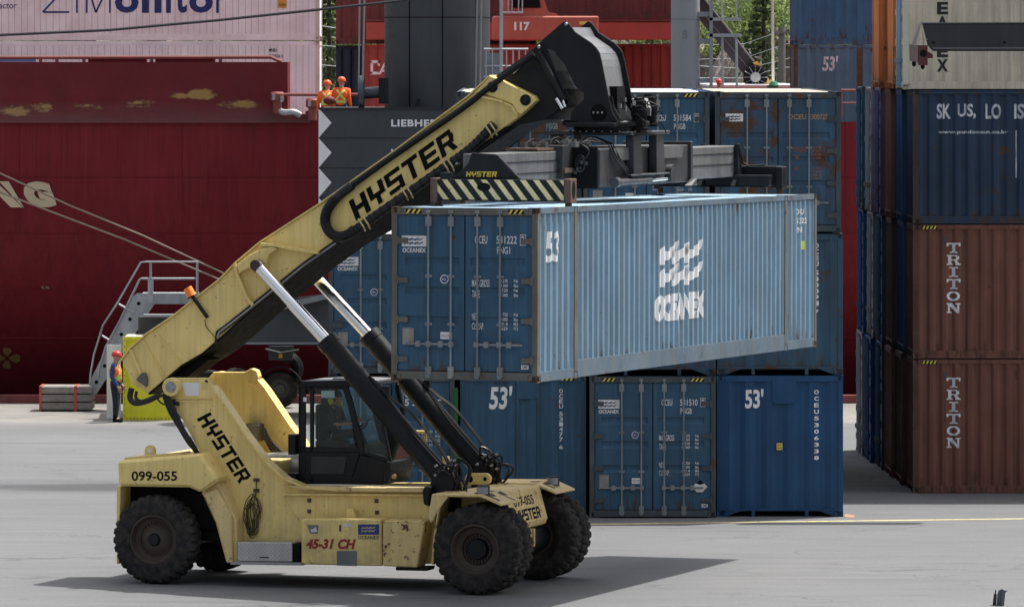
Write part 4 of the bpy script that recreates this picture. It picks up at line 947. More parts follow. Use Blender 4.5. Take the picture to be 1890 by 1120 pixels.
# deck crane cab with number
dc = thing('hatch_crane', 'orange red hatch crane with the number 117 on its beam, on the ship', 'crane', (0, 187, 0))
def K4(px, py, dy=0): Y = 187+dy; return Vector(((px-CX)*Y/F, dy, HC-(py-CY)*Y/F))
ored = mat('hatch_crane_red', (.44, .11, .075), .5, var=.12, dirt=.3, dirtcol=(.2, .08, .06))
a, b = K4(908, 75), K4(1105, 30); bmx = MB().box(a.x, b.x, 0, 1.2, a.z, b.z).build('beam', ored, dc, bevel=.04)
m = MB(); text(m, '117', (0, 1, 0, 1), lambda s, t: tuple(K4(949+s*29, 57-t*16, -.02)), .05); m.build('lettering', white, bmx)
m = MB(); a, b = K4(1069, 46), K4(1083, 40); m.box(a.x, b.x, -.02, 0, a.z, b.z); m.build('sticker', hazy, bmx)
m = MB(); m.prism([(925, 30), (1031, 30), (1026, 25), (1012, 22), (998, -20), (928, -20)], .1, 1.1, lambda px, py, t: K4(px, py, t)); cabx = m.build('cab', ored, dc)
m = MB(); m.prism([(943, 15), (998, 15), (993, -16), (943, -16)], .06, .12, lambda px, py, t: K4(px, py, t)); m.build('window', blackm, cabx)
m = MB()
for px in (938, 945, 957, 964): m.cyl(K4(px, 22, -.05), K4(px, -20, -.05), .02, 5)
m.tube([K4(925, 24, -.05), K4(966, 24, -.05)], .035, 6); m.build('ladder', galv, cabx)

# ------------------------------------------------------------------ quay furniture
G = lambda px, Y, dy=0: (px-CX)*Y/F
# gangway stairs
YG = 169.0
def K5(px, py, dy=0): Y = YG+dy; return Vector(((px-CX)*Y/F, dy, HC-(py-CY)*Y/F))
gw = thing('gangway_stairs', 'galvanised gangway stairs with curved handrails leaning against the ship', 'stairs', (0, YG, 0))
m = MB()
for dy in (0, .75):
    m.prism([(165, 727), (178, 727), (285, 561), (365, 561), (365, 541), (253, 541), (243, 548), (165, 705)], dy, dy+.05, lambda px, py, t: K5(px, py, t))
m.build('stringer', galv, gw)
m = MB()
for i in range(13):
    f_ = i/12; px = 172+f_*82; py = 718-f_*165; a = K5(px, py, .05); m.box(a.x-.1, a.x+.12, .05, .75, a.z-.02, a.z+.02)
m.box(K5(262, 0).x, K5(365, 0).x, .05, .75, K5(0, 545).z, K5(0, 541).z); m.build('step', galv, gw)
for nm_, pts in (('handrail', [(166, 708), (167, 690), (173, 655), (190, 600), (215, 562), (260, 484), (270, 483), (366, 483)]), ('handrail', [(180, 700), (183, 680), (195, 640), (222, 590), (258, 515), (262, 514), (362, 514)])):
    m = MB(); m.tube([K5(x, y, -.02) for x, y in pts], .028, 6); m.tube([K5(x, y, .8) for x, y in pts], .028, 6); m.build(nm_, galv, gw, True)
m = MB()
for dy in (-.02, .8):
    for q_ in (((278, 484), (278, 545)), ((364, 483), (364, 545))): m.cyl(K5(*q_[0], dy), K5(*q_[1], dy), .035, 6)
    for q_ in (((219, 561), (247, 577)), ((188, 619), (212, 634))): m.tube([K5(*q_[0], dy), K5(*q_[1], dy)], .03, 6)
a = K5(273, 515, -.01); b = K5(283, 560, -.01); m.box(a.x, b.x, -.04, .0, b.z, a.z); m.build('rail_post', galv, gw)
m = MB()
for px, py in ((256, 560), (240, 589), (224, 617), (193, 675), (178, 705)): m.lathe([(0, -.012), (.05, -.012)], tuple(K5(px, py)), 'y', 12)
m.build('step_hole', blackm, gw)
# yellow rescue cage box
YB = 164.6
bx = thing('yellow_storage_cage', 'bright yellow steel cabinet with rusty edges behind the boom foot', 'cabinet', (0, YB, 0))
a, b = G(227, YB), G(322, YB); h = HC-(621-CY)*YB/F
ylm = mat('acid_yellow', (.74, .72, .03), .5, var=.12, dirt=.45, dirtcol=(.45, .4, .04), rust=.10)
cab_b = MB().box(a+.06, b-.06, .05, 1.3, .08, h-.08).build('body', ylm, bx)
m = MB()
for x in (a, b-.08): m.box(x, x+.08, 0, .08, 0, h); m.box(x, x+.08, 1.27, 1.35, 0, h)
m.box(a+.08, b-.08, 0, .08, 0, .10); m.box(a+.08, b-.08, 0, .08, h-.09, h-.001); m.build('frame', ylm, bx)
m = MB()
for i in range(14):
    for x in (a+.04, ): m.box(x-.012, x+.012, -.006, 0, .1+i*.15, .125+i*.15)
    m.box(a+.1+i*.09, a+.125+i*.09, -.006, 0, .03, .055)
m.build('rivet', rust_steel, bx)
MB().quad((a+.05, .02, h), (b-.05, .02, h), (b-.05, 1.3, h+.004), (a+.05, 1.3, h+.004)).build('top', mat('cabinet_top', (.62, .56, .45), .6), bx)
# white board leaning on it
yb = 165.4; a, b = G(197, yb), G(223, yb); hh = HC-(636-CY)*yb/F
bo = thing('white_panel', 'upright white board standing beside the yellow cabinet', 'board', (0, yb, 0)); MB().box(a, b, 0, .05, .04, hh).build('sheet', white, bo); MB().box(a, b, -.05, .35, 0, .04).build('foot', white, bo)
# concrete block with red straps
yk = 168.6; a, b = G(73, yk), G(170, yk); hh = HC-(713-CY)*yk/F
cb_ = thing('concrete_block', 'layered grey concrete ballast block with red painted straps near the stairs', 'block', (0, yk, 0))
conc = mat('ballast_concrete', (.24, .22, .20), .9, var=.2, dirt=.6, streak=0, dirtcol=(.1, .095, .09), bump=.02); z = .04
for i in range(3): MB().box(a, b, 0, 1.1, z, z+hh/3-.03).build('slab', conc, cb_, bevel=.02); z += hh/3-.004
m = MB()
for x in (a-.01, a+(b-a)*.66): m.box(x, x+.07, -.015, 1.12, .0, hh+.01)
m.build('strap', mat('strap_red', (.42, .07, .045), .7, var=.2), cb_)
# mooring lines and the overhead cable
m = MB(); m.tube([img(-60, 292, 174.9), img(0, 320, 174.4), img(130, 380, 173.9), img(260, 433, 173.5), img(425, 510, 173.2)], .028, 6); tag(m.build('mooring_line', mat('rope_tan', (.26, .21, .16), .8, var=.2)), 'upper tan mooring line sloping down across the red hull', 'mooring line', 'mooring lines of the ship')
m = MB(); m.tube([img(-60, 336, 174.8), img(0, 355, 174.3), img(100, 393, 173.9), img(230, 442, 173.5), img(420, 522, 173.1)], .028, 6); tag(m.build('mooring_line', mat('rope_tan', None)), 'lower tan mooring line sloping down across the red hull', 'mooring line', 'mooring lines of the ship')
m = MB(); m.tube([img(-40, 67, 150), img(200, 56, 150), img(400, 38, 150), img(600, 17, 150), img(720, 4, 150), img(900, -20, 150)], .034, 6); tag(m.build('overhead_cable', mat('cable_grey', (.05, .05, .055), .8, spec=.1)), 'dark cable sagging across the white refrigerated containers', 'cable')
# black spreader beam hanging at the top right
YS = 131.0
def K6(px, py, dy=0): Y = YS+dy; return Vector(((px-CX)*Y/F, dy, HC-(py-CY)*Y/F))
sb = thing('spreader_beam', 'black lifting beam with a red twistlock end, hanging in front of the cream container', 'spreader', (0, YS, 0))
a, b = K6(1700, 95), K6(1990, 44); m = MB(); m.prism([(1702, 44), (2010, 43), (2010, 95), (1722, 95), (1712, 84)], 0, .5, lambda px, py, t: K6(px, py, t)); be = m.build('beam', mat('beam_black', (.022, .023, .027), .45, var=.25, dirt=.3, dirtcol=(.06, .06, .06)), sb, bevel=.015)
m = MB(); m.prism([(1700, 42), (2010, 41), (2010, 43), (1700, 44)], -.03, .5, lambda px, py, t: K6(px, py, t)); m.prism([(1720, 88), (2010, 87), (2010, 90), (1722, 91)], -.03, 0, lambda px, py, t: K6(px, py, t)); m.build('beam_flange', mat('beam_edge', (.12, .12, .125), .5), be)
m = MB()
for px in (1723, 1854): m.lathe([(0, -.01), (.03, -.01)], tuple(K6(px, 79)), 'y', 10)
m.build('bolt_hole', blackm, be)
m = MB(); a, b = K6(1695, 121), K6(1712, 84); m.box(a.x, b.x, -.06, .12, a.z, b.z); m.prism([(1678, 82), (1695, 84), (1695, 116), (1679, 113)], -.06, .3, lambda px, py, t: K6(px, py, t)); he = m.build('end_housing', mat('housing_red', (.11, .025, .03), .6, var=.3, dirt=.3), sb)
m = MB(); m.quad(K6(1678, 82, -.065), K6(1694, 84, -.065), K6(1694, 115, -.065), K6(1679, 113, -.065)); m.build('housing_face', mat('housing_pale', (.22, .16, .16), .6, var=.3, dirt=.5), he)
m = MB(); m.lathe([(0, -.07), (.075, -.07)], tuple(K6(1704, 99)), 'y', 16); m.build('housing_hole', blackm, he)
for px, py in ((1687, 116), (1703, 121)): m = MB(); p = K6(px, py, .02); m.lathe([(.04, .02), (.045, -.03), (.04, -.06), (0, -.09)], tuple(p), 'z', 12); m.build('twistlock', blackm, sb, True)
m = MB(); m.prism([(1682, 82), (1697, 43), (1701, 44), (1690, 82)], .0, .06, lambda px, py, t: K6(px, py, t)); m.tube([K6(1695, 73, -.03), K6(1712, 73, -.03)], .01, 5); m.tube([K6(1703, 60, -.03), K6(1705, 84, -.03)], .01, 5); m.build('end_gusset', steel, sb)
m = MB(); c = K6(1717, 103, .0); m.prism([(1712, 95), (1722, 101), (1722, 108), (1712, 108)], 0, .05, lambda px, py, t: K6(px, py, t)); m.build('lifting_eye', mat('housing_red', None), sb)
# weathered post stubs at the bottom of the frame
YQ = 109.3
m = MB()
def K7(px, py, dy=0): Y = YQ+dy; return Vector(((px-CX)*Y/F, dy, HC-(py-CY)*Y/F))
pst = thing('post_bundle', 'grey weathered steel posts strapped together in the near corner of the yard', 'post', (0, YQ, 0))
pm_ = mat('post_grey', (.10, .11, .13), .7, var=.4, dirt=.5, dirtcol=(.03, .03, .035))
m.prism([(1841, 1094), (1844, 1088), (1850, 1086), (1852, 1088), (1846, 1150), (1836, 1150)], 0, .15, K7); m.prism([(1850, 1091), (1856, 1089), (1850, 1150), (1843, 1150)], -.05, .1, K7); m.build('flat_post', pm_, pst)
m = MB(); m.prism([(1834, 1097), (1837, 1092), (1840, 1097), (1836, 1150), (1828, 1150)], .05, .15, K7); m.tube([K7(1837, 1095, .1), K7(1838, 1088, .1)], .012, 5); m.build('wooden_post', mat('post_dark', (.04, .038, .042), .8, var=.5), pst)
MB().prism([(1851, 1088), (1860, 1090), (1855, 1093)], -.06, 0, K7).build('bent_tip', pm_, pst)
m = MB(); p = Vector((G(1567, 130.5), 130.5, .004)); m.add([(p.x+.16*math.cos(a)*random.uniform(.5, 1), p.y+.6*math.sin(a)*random.uniform(.4, 1), .004) for a in [i*.4 for i in range(16)]], [tuple(range(16))])
tag(m.build('paint_mark', mat('mark_orange', (.45, .22, .12), .8, var=.3, dirt=.6, streak=0)), 'small worn orange paint mark beside the blue stack', 'paint mark', kind='structure')
gp = MB().cyl((-1.155, 130.0, 0), (-1.155, 130.0, 2.66), .05, 8)
tag(gp.build('green_pipe', mat('pipe_green', (.01, .10, .025), .5)), 'green pipe standing in the gap between two blue containers', 'pipe')

# ------------------------------------------------------------------ people
skin = mat('skin', (.45, .26, .18), .6, var=.08)
navy = mat('work_trousers', (.012, .016, .028), .8, var=.2); bluesh = mat('blue_shirt', (.03, .05, .16), .8, var=.15)
def vest_material(name, base, kind, ox=0.0):
    m = bpy.data.materials.new(name); m.use_nodes = True; t = m.node_tree; N = t.nodes; L = t.links; p = N['Principled BSDF']; p.inputs['Roughness'].default_value = .8
    tc = N.new('ShaderNodeTexCoord'); s = N.new('ShaderNodeSeparateXYZ'); L.new(tc.outputs['Object'], s.inputs[0])
    def M(op, a, b=None):
        n = N.new('ShaderNodeMath'); n.operation = op
        for i, v in enumerate((a, b)):
            if v is None: continue
            if isinstance(v, (int, float)): n.inputs[i].default_value = v
            else: L.new(v, n.inputs[i])
        return n.outputs[0]
    band = M('LESS_THAN', M('ABSOLUTE', M('SUBTRACT', s.outputs['Z'], 1.10)), .035)
    if kind == 'x': diag = M('LESS_THAN', M('ABSOLUTE', M('SUBTRACT', M('ABSOLUTE', s.outputs['Y']), M('ABSOLUTE', M('MULTIPLY', M('SUBTRACT', s.outputs['Z'], 1.30), .85)))), .032)
    else: diag = M('LESS_THAN', M('ABSOLUTE', M('SUBTRACT', M('ABSOLUTE', s.outputs['Y']), .11)), .03)
    f = M('MAXIMUM', band, diag)
    x = N.new('ShaderNodeMix'); x.data_type = 'RGBA'; L.new(f, x.inputs[0]); x.inputs[6].default_value = (*base, 1); x.inputs[7].default_value = (.62, .72, .18, 1)
    L.new(x.outputs[2], p.inputs['Base Color']); return m
orange_vest = vest_material('vest_orange', (.95, .20, .03), 'v'); orange_x = vest_material('vest_orange_cross', (.85, .13, .02), 'x')
def skinned(name, verts, edges, m, par, sub=1):
    me = bpy.data.meshes.new(name); me.from_pydata([v[0] for v in verts], edges, []); ob = bpy.data.objects.new(name, me); C.collection.objects.link(ob)
    sk = ob.modifiers.new('skin', 'SKIN'); sk.use_smooth_shade = True
    if not me.skin_vertices:
        bm = bmesh.new(); bm.from_mesh(me); bm.verts.layers.skin.verify(); bm.to_mesh(me); bm.free()
    for i, v in enumerate(verts):
        r = v[1]; me.skin_vertices[0].data[i].radius = (r, r) if not isinstance(r, tuple) else r
    me.skin_vertices[0].data[0].use_root = True
    su = ob.modifiers.new('sub', 'SUBSURF'); su.levels = sub; su.render_levels = sub
    dg = bpy.context.evaluated_depsgraph_get(); dg.update(); nm = bpy.data.meshes.new_from_object(ob.evaluated_get(dg)); bpy.data.objects.remove(ob)
    nm.materials.clear(); nm.materials.append(m); o = link(bpy.data.objects.new(name, nm), par); return o
def ell(mb, c, rx_, ry, rz2, n=14, cut=None):
    prof = [(math.cos(a), math.sin(a)) for a in [(-90+k*180/8)*math.pi/180 for k in range(9)]]
    vs = []; 
    for k in range(n):
        a = 2*math.pi*k/n
        for r_, h_ in prof: vs.append((c[0]+rx_*r_*math.cos(a), c[1]+ry*r_*math.sin(a), c[2]+rz2*(h_ if cut is None else max(cut, h_))))
    fs = [(k*9+i, k*9+i+1, ((k+1) % n)*9+i+1, ((k+1) % n)*9+i) for k in range(n) for i in range(8)]
    mb.add(vs, fs)
def person(label, loc, rz, J, top, bottom, vest=None, helmet=None, hair=None, group=None, head_yaw=0, boots=True):
    """J: joint positions, +x is forward; keys pelvis chest neck head hipL kneeL ankL toeL ... shL elL haL"""
    t = thing('person', label, 'person', loc, rz, group); V = {k: Vector(v) for k, v in J.items()}
    def chain(keys, rad): return [(V[k], r) for k, r in zip(keys, rad)]
    verts = []; edges = []; idx = {}
    def addv(k, p, r): idx[k] = len(verts); verts.append((tuple(p), r)); return idx[k]
    def e(a, b): edges.append((idx[a], idx[b]))
    addv('pelvis', V['pelvis'], (.135, .10)); addv('belly', (V['pelvis']+V['chest'])/2, (.125, .095)); addv('chest', V['chest'], (.155, .105)); addv('neck', V['neck'], .058); addv('head', V['neck']+(V['head']-V['neck'])*.7, .07)
    e('pelvis', 'belly'); e('belly', 'chest'); e('chest', 'neck'); e('neck', 'head')
    for s in 'LR':
        addv('hip'+s, V['hip'+s], .09); addv('kn'+s, V['knee'+s], .06); addv('an'+s, V['ank'+s], .042); addv('to'+s, V['toe'+s], .036)
        e('pelvis', 'hip'+s); e('hip'+s, 'kn'+s); e('kn'+s, 'an'+s); e('an'+s, 'to'+s)
        addv('sh'+s, V['sh'+s], .062); addv('el'+s, V['el'+s], .043); addv('wr'+s, V['ha'+s], .029)
        e('chest', 'sh'+s); e('sh'+s, 'el'+s); e('el'+s, 'wr'+s)
        d = (V['ha'+s]-V['el'+s]).normalized(); side = d.cross(Vector((0, 1, 0))); side = side.normalized() if side.length > .1 else Vector((1, 0, 0))
        addv('pa'+s, V['ha'+s]+d*.06, (.038, .018)); e('wr'+s, 'pa'+s)
        for q, (o_, l_) in enumerate(((-.030, .072), (-.010, .084), (.010, .078), (.028, .062))):
            addv(f'f{q}a'+s, V['ha'+s]+d*.10+side*o_, .010); addv(f'f{q}b'+s, V['ha'+s]+d*(.10+l_*.5)+side*o_+Vector((0, 0, -.008)), .009); addv(f'f{q}c'+s, V['ha'+s]+d*(.10+l_*.85)+side*o_+Vector((.012, 0, -.02)), .008)
            e('pa'+s, f'f{q}a'+s); e(f'f{q}a'+s, f'f{q}b'+s); e(f'f{q}b'+s, f'f{q}c'+s)
        addv('tha'+s, V['ha'+s]+d*.05+side*.045, .011); addv('thb'+s, V['ha'+s]+d*.09+side*.062, .009); e('pa'+s, 'tha'+s); e('tha'+s, 'thb'+s)
    body = skinned('body', verts, edges, skin, t)
    # head with face, joined to the body mesh
    H = V['head']; hb = MB(); c_, s_ = math.cos(head_yaw), math.sin(head_yaw)
    def hp_(x, y, z): return (H.x+x*c_-y*s_, H.y+x*s_+y*c_, H.z+z)
    hm = MB(); ell(hm, (0, 0, 0), .095, .075, .118, 18)
    vs = [Vector(v) for v in hm.v]
    for v in vs:
        if v.z < -.03: v.x += .012; v.y *= 1+(v.z+.03)*2.2
        if v.x > .07: v.x -= .010
    hb.add([hp_(*v) for v in vs], hm.f)
    hb.add([hp_(*p) for p in ((.080, 0, .028), (.112, 0, -.018), (.085, .016, -.022), (.085, -.016, -.022))], [(0, 2, 1), (0, 1, 3), (1, 2, 3)])
    hb.add([hp_(*p) for p in ((.086, -.022, -.052), (.092, 0, -.050), (.086, .022, -.052), (.090, 0, -.062))], [(0, 1, 2, 3)])
    for sy in (-1, 1): q = MB(); ell(q, (0, sy*.078, -.005), .02, .010, .030, 8); hb.add([hp_(*v) for v in q.v], q.f)
    hmesh = hb.mesh('h', True); bm = bmesh.new(); bm.from_mesh(body.data); bm.from_mesh(hmesh); bm.to_mesh(body.data); bm.free(); body.data.polygons.foreach_set('use_smooth', [True]*len(body.data.polygons))
    q = MB()
    for sy in (-1, 1): z_ = MB(); ell(z_, (.080, sy*.028, .012), .010, .011, .008, 8); q.add([hp_(*v) for v in z_.v], z_.f)
    q.build('eye', blackm, t)
    def garment(name, keys, m, dr, ed):
        vv = []; ix = {}
        for k in keys: ix[k] = len(vv); r = verts[idx[k]][1]; r = tuple(a+dr for a in r) if isinstance(r, tuple) else r+dr; vv.append((verts[idx[k]][0], r))
        return skinned(name, vv, [(ix[a], ix[b]) for a, b in ed], m, t)
    garment('trousers', ['pelvis', 'belly', 'hipL', 'knL', 'anL', 'hipR', 'knR', 'anR'], bottom, .018, [('pelvis', 'belly'), ('pelvis', 'hipL'), ('hipL', 'knL'), ('knL', 'anL'), ('pelvis', 'hipR'), ('hipR', 'knR'), ('knR', 'anR')])
    garment('shirt', ['chest', 'belly', 'pelvis', 'neck', 'shL', 'elL', 'wrL', 'shR', 'elR', 'wrR'] if top[1] else ['chest', 'belly', 'pelvis', 'neck', 'shL', 'elL', 'shR', 'elR'], top[0], .014,
            [('chest', 'belly'), ('belly', 'pelvis'), ('chest', 'neck'), ('chest', 'shL'), ('shL', 'elL'), ('chest', 'shR'), ('shR', 'elR')]+([('elL', 'wrL'), ('elR', 'wrR')] if top[1] else []))
    if vest: garment('safety_vest', ['chest', 'belly', 'pelvis', 'shL', 'shR'], vest, .050, [('chest', 'belly'), ('belly', 'pelvis'), ('chest', 'shL'), ('chest', 'shR')])
    q = MB()
    for s in 'LR':
        a, b_ = V['ank'+s], V['toe'+s]; q.tube([a+Vector((-.05, 0, -.03)), a+Vector((.03, 0, -.035)), b_+Vector((.02, 0, .0))], .058, 8, True, .045); q.tube([a+Vector((0, 0, .10)), a+Vector((0, 0, -.04))], .056, 8)
    if boots: q.build('boots', blackm, t, True)
    if helmet:
        q = MB(); prof_ = [(0, .155), (.05, .150), (.09, .125), (.112, .085), (.118, .04), (.118, .025)]
        q.lathe([(r_, h_) for r_, h_ in prof_], (0, 0, 0), 'z', 18); q.v = [hp_(v[0]*1.05, v[1]*.92, v[2]) for v in q.v]
        q.add([hp_(*p) for p in ((.10, -.07, .035), (.165, -.05, .022), (.178, 0, .020), (.165, .05, .022), (.10, .07, .035), (.10, 0, .055))], [(0, 1, 2, 3, 4, 5)])
        q.build('hard_hat', helmet, t, True)
    if hair:
        q = MB(); ell(q, (-.012, 0, .022), .10, .084, .112, 14); q.v = [hp_(*v) for v in q.v]; q.build('hair', hair, t, True)
    return t
def standing(**k):
    J = dict(pelvis=(0, 0, .95), chest=(0, 0, 1.30), neck=(.005, 0, 1.49), head=(.03, 0, 1.63),
             hipL=(0, .09, .90), kneeL=(.02, .10, .50), ankL=(-.02, .11, .09), toeL=(.13, .13, .045),
             hipR=(0, -.09, .90), kneeR=(.03, -.10, .50), ankR=(.02, -.11, .09), toeR=(.17, -.12, .045),
             shL=(-.01, .19, 1.41), elL=(-.02, .235, 1.12), haL=(.05, .22, .88), shR=(-.01, -.19, 1.41), elR=(-.03, -.235, 1.12), haR=(.06, -.22, .88))
    J.update(k); return J
redhat = mat('hard_hat_red', (.55, .045, .04), .35, var=.05); orhat = mat('hard_hat_orange', (.80, .10, .02), .35, var=.05)
YP = 163.8
wk = person('worker in an orange vest and red hard hat standing beside the yellow cabinet', (G(213, YP), YP, 0), R(-8), standing(haR=(.09, -.17, .90), elR=(-.05, -.20, 1.14), haL=(.12, .15, .93), elL=(-.03, .21, 1.13), shR=(-.01, -.165, 1.41), shL=(-.01, .165, 1.41)), (bluesh, True), navy, orange_vest, redhat)
wk.scale = (1.1, 1.16, 1.03)
zd = img(0, 200, 172).z-.62
person('standing worker in orange with a yellow cross on the back, beside the wire ropes', (G(630, 172.6), 172.6, 7.10), R(80), standing(haL=(.25, .12, 1.05), haR=(.05, -.26, .95)), (mat('jacket_orange', (.85, .13, .02), .8, var=.1), True), navy, orange_x, orhat, head_yaw=R(-35))
person('worker in orange leaning forward behind the dark red bag on the rail', (G(603, 172.9), 172.9, 7.04), R(85), standing(chest=(.08, 0, 1.28), neck=(.12, 0, 1.46), head=(.16, 0, 1.60), shL=(.07, .19, 1.39), shR=(.07, -.19, 1.39)), (mat('jacket_orange', None), True), navy, orange_x, orhat, head_yaw=R(-50))
dk = tag(MB().box(G(592, 172), G(660, 172), 172.1, 175.0, 6.9, 7.04).build('work_platform', cg), 'grey platform beside the crane housing that two workers stand on', 'platform')
bs = MB(); p = img(608, 186, 171.9); ell(bs, tuple(p), .17, .12, .12, 12); tag(bs.build('red_bag', mat('bag_red', (.13, .012, .02), .7)), 'dark red bag hanging on the rail in front of the bending worker', 'bag')
zs = img(0, 153, 203).z-1.66
person('worker whose red hard hat shows above the top of the blue stack', (G(1326, 203), 203.0, zs), R(-60), standing(), (white, True), navy, None, redhat)

# ------------------------------------------------------------------ the reach stacker
TM = R(18.5); RO = Vector((-5.883, 115.28, 0))
fa = Vector((math.cos(TM), -math.sin(TM))); fb = Vector((math.sin(TM), math.cos(TM)))
def M(px, py, v=0.0):
    """photo pixel on the vehicle plane at lateral offset v -> (u along the vehicle, height)"""
    d = Vector(((px-CX)/F, 1.0)); t = (Vector((RO.x, RO.y)).dot(fb)+v)/d.dot(fb); P = d*t
    return ((P-Vector((RO.x, RO.y))).dot(fa), HC-(py-CY)/F*t)
def MP(px, py, v=0.0): u, z = M(px, py, v); return Vector((u, v, z))
def outl(pts, v): return [M(x, y, v) for x, y in pts]
def quadfn(BL, BR, TL, TR, v, vo):
    a, b, c, d = (MP(*p, v) for p in (BL, BR, TL, TR))
    def f(s, t): p = (a*(1-s)+b*s)*(1-t)+(c*(1-s)+d*s)*t; return (p.x, vo, p.z)
    return f
rs = thing('reach_stacker', 'yellow reach stacker with raised boom carrying the blue container with the sunlit pale side', 'reach stacker', RO, -TM)
BV = .012
# chassis plates
FP = [(303, 708), (312, 697), (388, 697), (393, 712), (408, 730), (455, 800), (497, 855), (530, 884), (565, 899), (630, 905), (802, 905), (802, 1040), (438, 1037), (417, 1036), (399, 968), (372, 912), (398, 885), (362, 822), (340, 780), (318, 745), (306, 730)]
fpl = outl(FP, -1.15)
plate = MB().side(fpl, -1.15, -1.06).build('chassis_plate', yellow, rs, bevel=BV)
farp = MB().side(fpl, 1.06, 1.15).build('chassis_plate', yellow, rs, bevel=BV)
# flange strips along the sloping edge
def strip(pts, v0, v1, th, name, m, par, vref=-1.15, **k):
    P = outl(pts, vref); q = MB()
    for (a, b), (c, d) in zip(P, P[1:]):
        L_ = math.hypot(c-a, d-b); nx_, nz_ = -(d-b)/L_*th, (c-a)/L_*th
        q.add([(a, v0, b), (c, v0, d), (c+nx_, v0, d+nz_), (a+nx_, v0, b+nz_), (a, v1, b), (c, v1, d), (c+nx_, v1, d+nz_), (a+nx_, v1, b+nz_)], [(0,1,2,3),(4,7,6,5),(0,4,5,1),(3,2,6,7),(0,3,7,4),(1,5,6,2)])
    return q.build(name, m, par, **k)
EDGE = [(393, 712), (408, 730), (455, 800), (497, 855), (530, 884), (565, 899), (630, 905)]
strip(EDGE, -1.32, -1.0, .03, 'edge_flange', yellow, plate); strip(EDGE, 1.0, 1.32, .03, 'edge_flange', yellow, farp)
strip([(316, 742), (392, 742)], -1.17, -1.15, .03, 'weld_bead', yellow, plate); strip([(318, 735), (392, 735)], -1.19, -1.15, .012, 'weld_bead', yellow, plate)
strip([(524, 913), (802, 915)], -1.24, -1.15, .035, 'side_rib', yellow, plate)
strip([(521, 915), (558, 975)], -1.165, -1.15, .015, 'weld_bead', yellow, plate)
MB().side(outl([(525, 894), (640, 897), (800, 899), (800, 907), (640, 905), (565, 902)], -1.1), -1.3, -1.0).build('top_rail', yellow_chipped, rs, bevel=BV)
# ears with pivot pins and holes
for v0, v1 in ((-1.30, -1.12), (1.12, 1.30)):
    q = MB(); cu = M(315, 714, -1.3); q.cyl((cu[0], v0, cu[1]), (cu[0], v1, cu[1]), .165, 24); e_ = q.build('pivot_boss', yellow, rs, True, bevel=.01)
    q = MB(); q.cyl((cu[0], v0-.02, cu[1]), (cu[0], v0+.01, cu[1]), .10, 20)
    for i in range(3): a = 1.2+i*2.1; q.cyl((cu[0]+.06*math.cos(a), v0-.04, cu[1]+.06*math.sin(a)), (cu[0]+.06*math.cos(a), v0, cu[1]+.06*math.sin(a)), .022, 8)
    q.build('pivot_pin', steel, e_)
q = MB(); c = M(381, 704, -1.15); q.lathe([(0, -1.155), (.03, -1.155)], (c[0], 0, c[1]), 'y', 12); q.lathe([(0, 1.055), (.045, 1.055)], (c[0]-.02, 0, c[1]), 'y', 12); q.build('eye_hole', blackm, rs)
lobe = MB().side(outl([(372, 697), (384, 690), (394, 694), (398, 706), (392, 722), (380, 718)], -1.15), 1.0, 1.2).build('lifting_lobe', yellow, farp, bevel=BV)
q = MB(); fnq = quadfn((343, 730), (367, 730), (335, 706), (368, 706), -1.15, -1.154); q.quad(fnq(0, 0), fnq(1, 0), fnq(1, 1), fnq(0, 1)); q.build('white_plate', white, plate)
q = MB(); a = MP(377, 712, -1.15); q.box(a.x-.05, a.x+.05, -1.158, -1.15, a.z-.07, a.z+.07); q.build('small_label', mat('label_yellow', (.65, .52, .2), .5), plate)
q = MB(); btext(q, 'HYSTER', (0, 1, 0, 1), quadfn((363, 773), (442, 893), (388, 760), (465, 880), -1.15, -1.154)); q.build('lettering', blackm, plate)
for dz in (0, .19):
    a = MP(474, 885, -1.15); MB().box(a.x-.05, a.x+.05, -1.20, -1.15, a.z-.03-dz, a.z+.03-dz).build('cable_clamp', rust_steel, plate)
q = MB(); random.seed(11); a = MP(466, 948, -1.15)
for i in range(9):
    w_, h_ = random.uniform(.07, .17), random.uniform(.22, .42); cx_, cz_ = a.x+random.uniform(-.05, .05), a.z+random.uniform(-.10, .05)
    q.tube([(cx_+w_*math.cos(t_*.35)*(.8+.2*math.sin(t_)), -1.19-random.uniform(0, .03), cz_+h_*math.sin(t_*.35)) for t_ in range(19)], .008, 4)
q.tube([MP(474, 885, -1.2)+Vector((0, -.0, 0)), MP(472, 915, -1.2), MP(468, 930, -1.2)], .01, 5); q.build('coiled_cable', mat('cable_olive', (.05, .045, .02), .6), rs)
for x_, y_ in ((571, 923), (571, 943), (695, 924), (696, 945)):
    a = MP(x_, y_, -1.15); MB().box(a.x-.035, a.x+.035, -1.165, -1.15, a.z-.035, a.z+.035).build('rust_bracket', rust_steel, plate)
a = MP(647, 952, -1.15); MB().side(outl([(640, 960), (640, 938), (653, 938), (655, 960)], -1.3), -1.32, -1.28).side(outl([(653, 960), (653, 940), (658, 958)], -1.3), -1.32, -1.15).build('lug_bracket', yellow, rs)
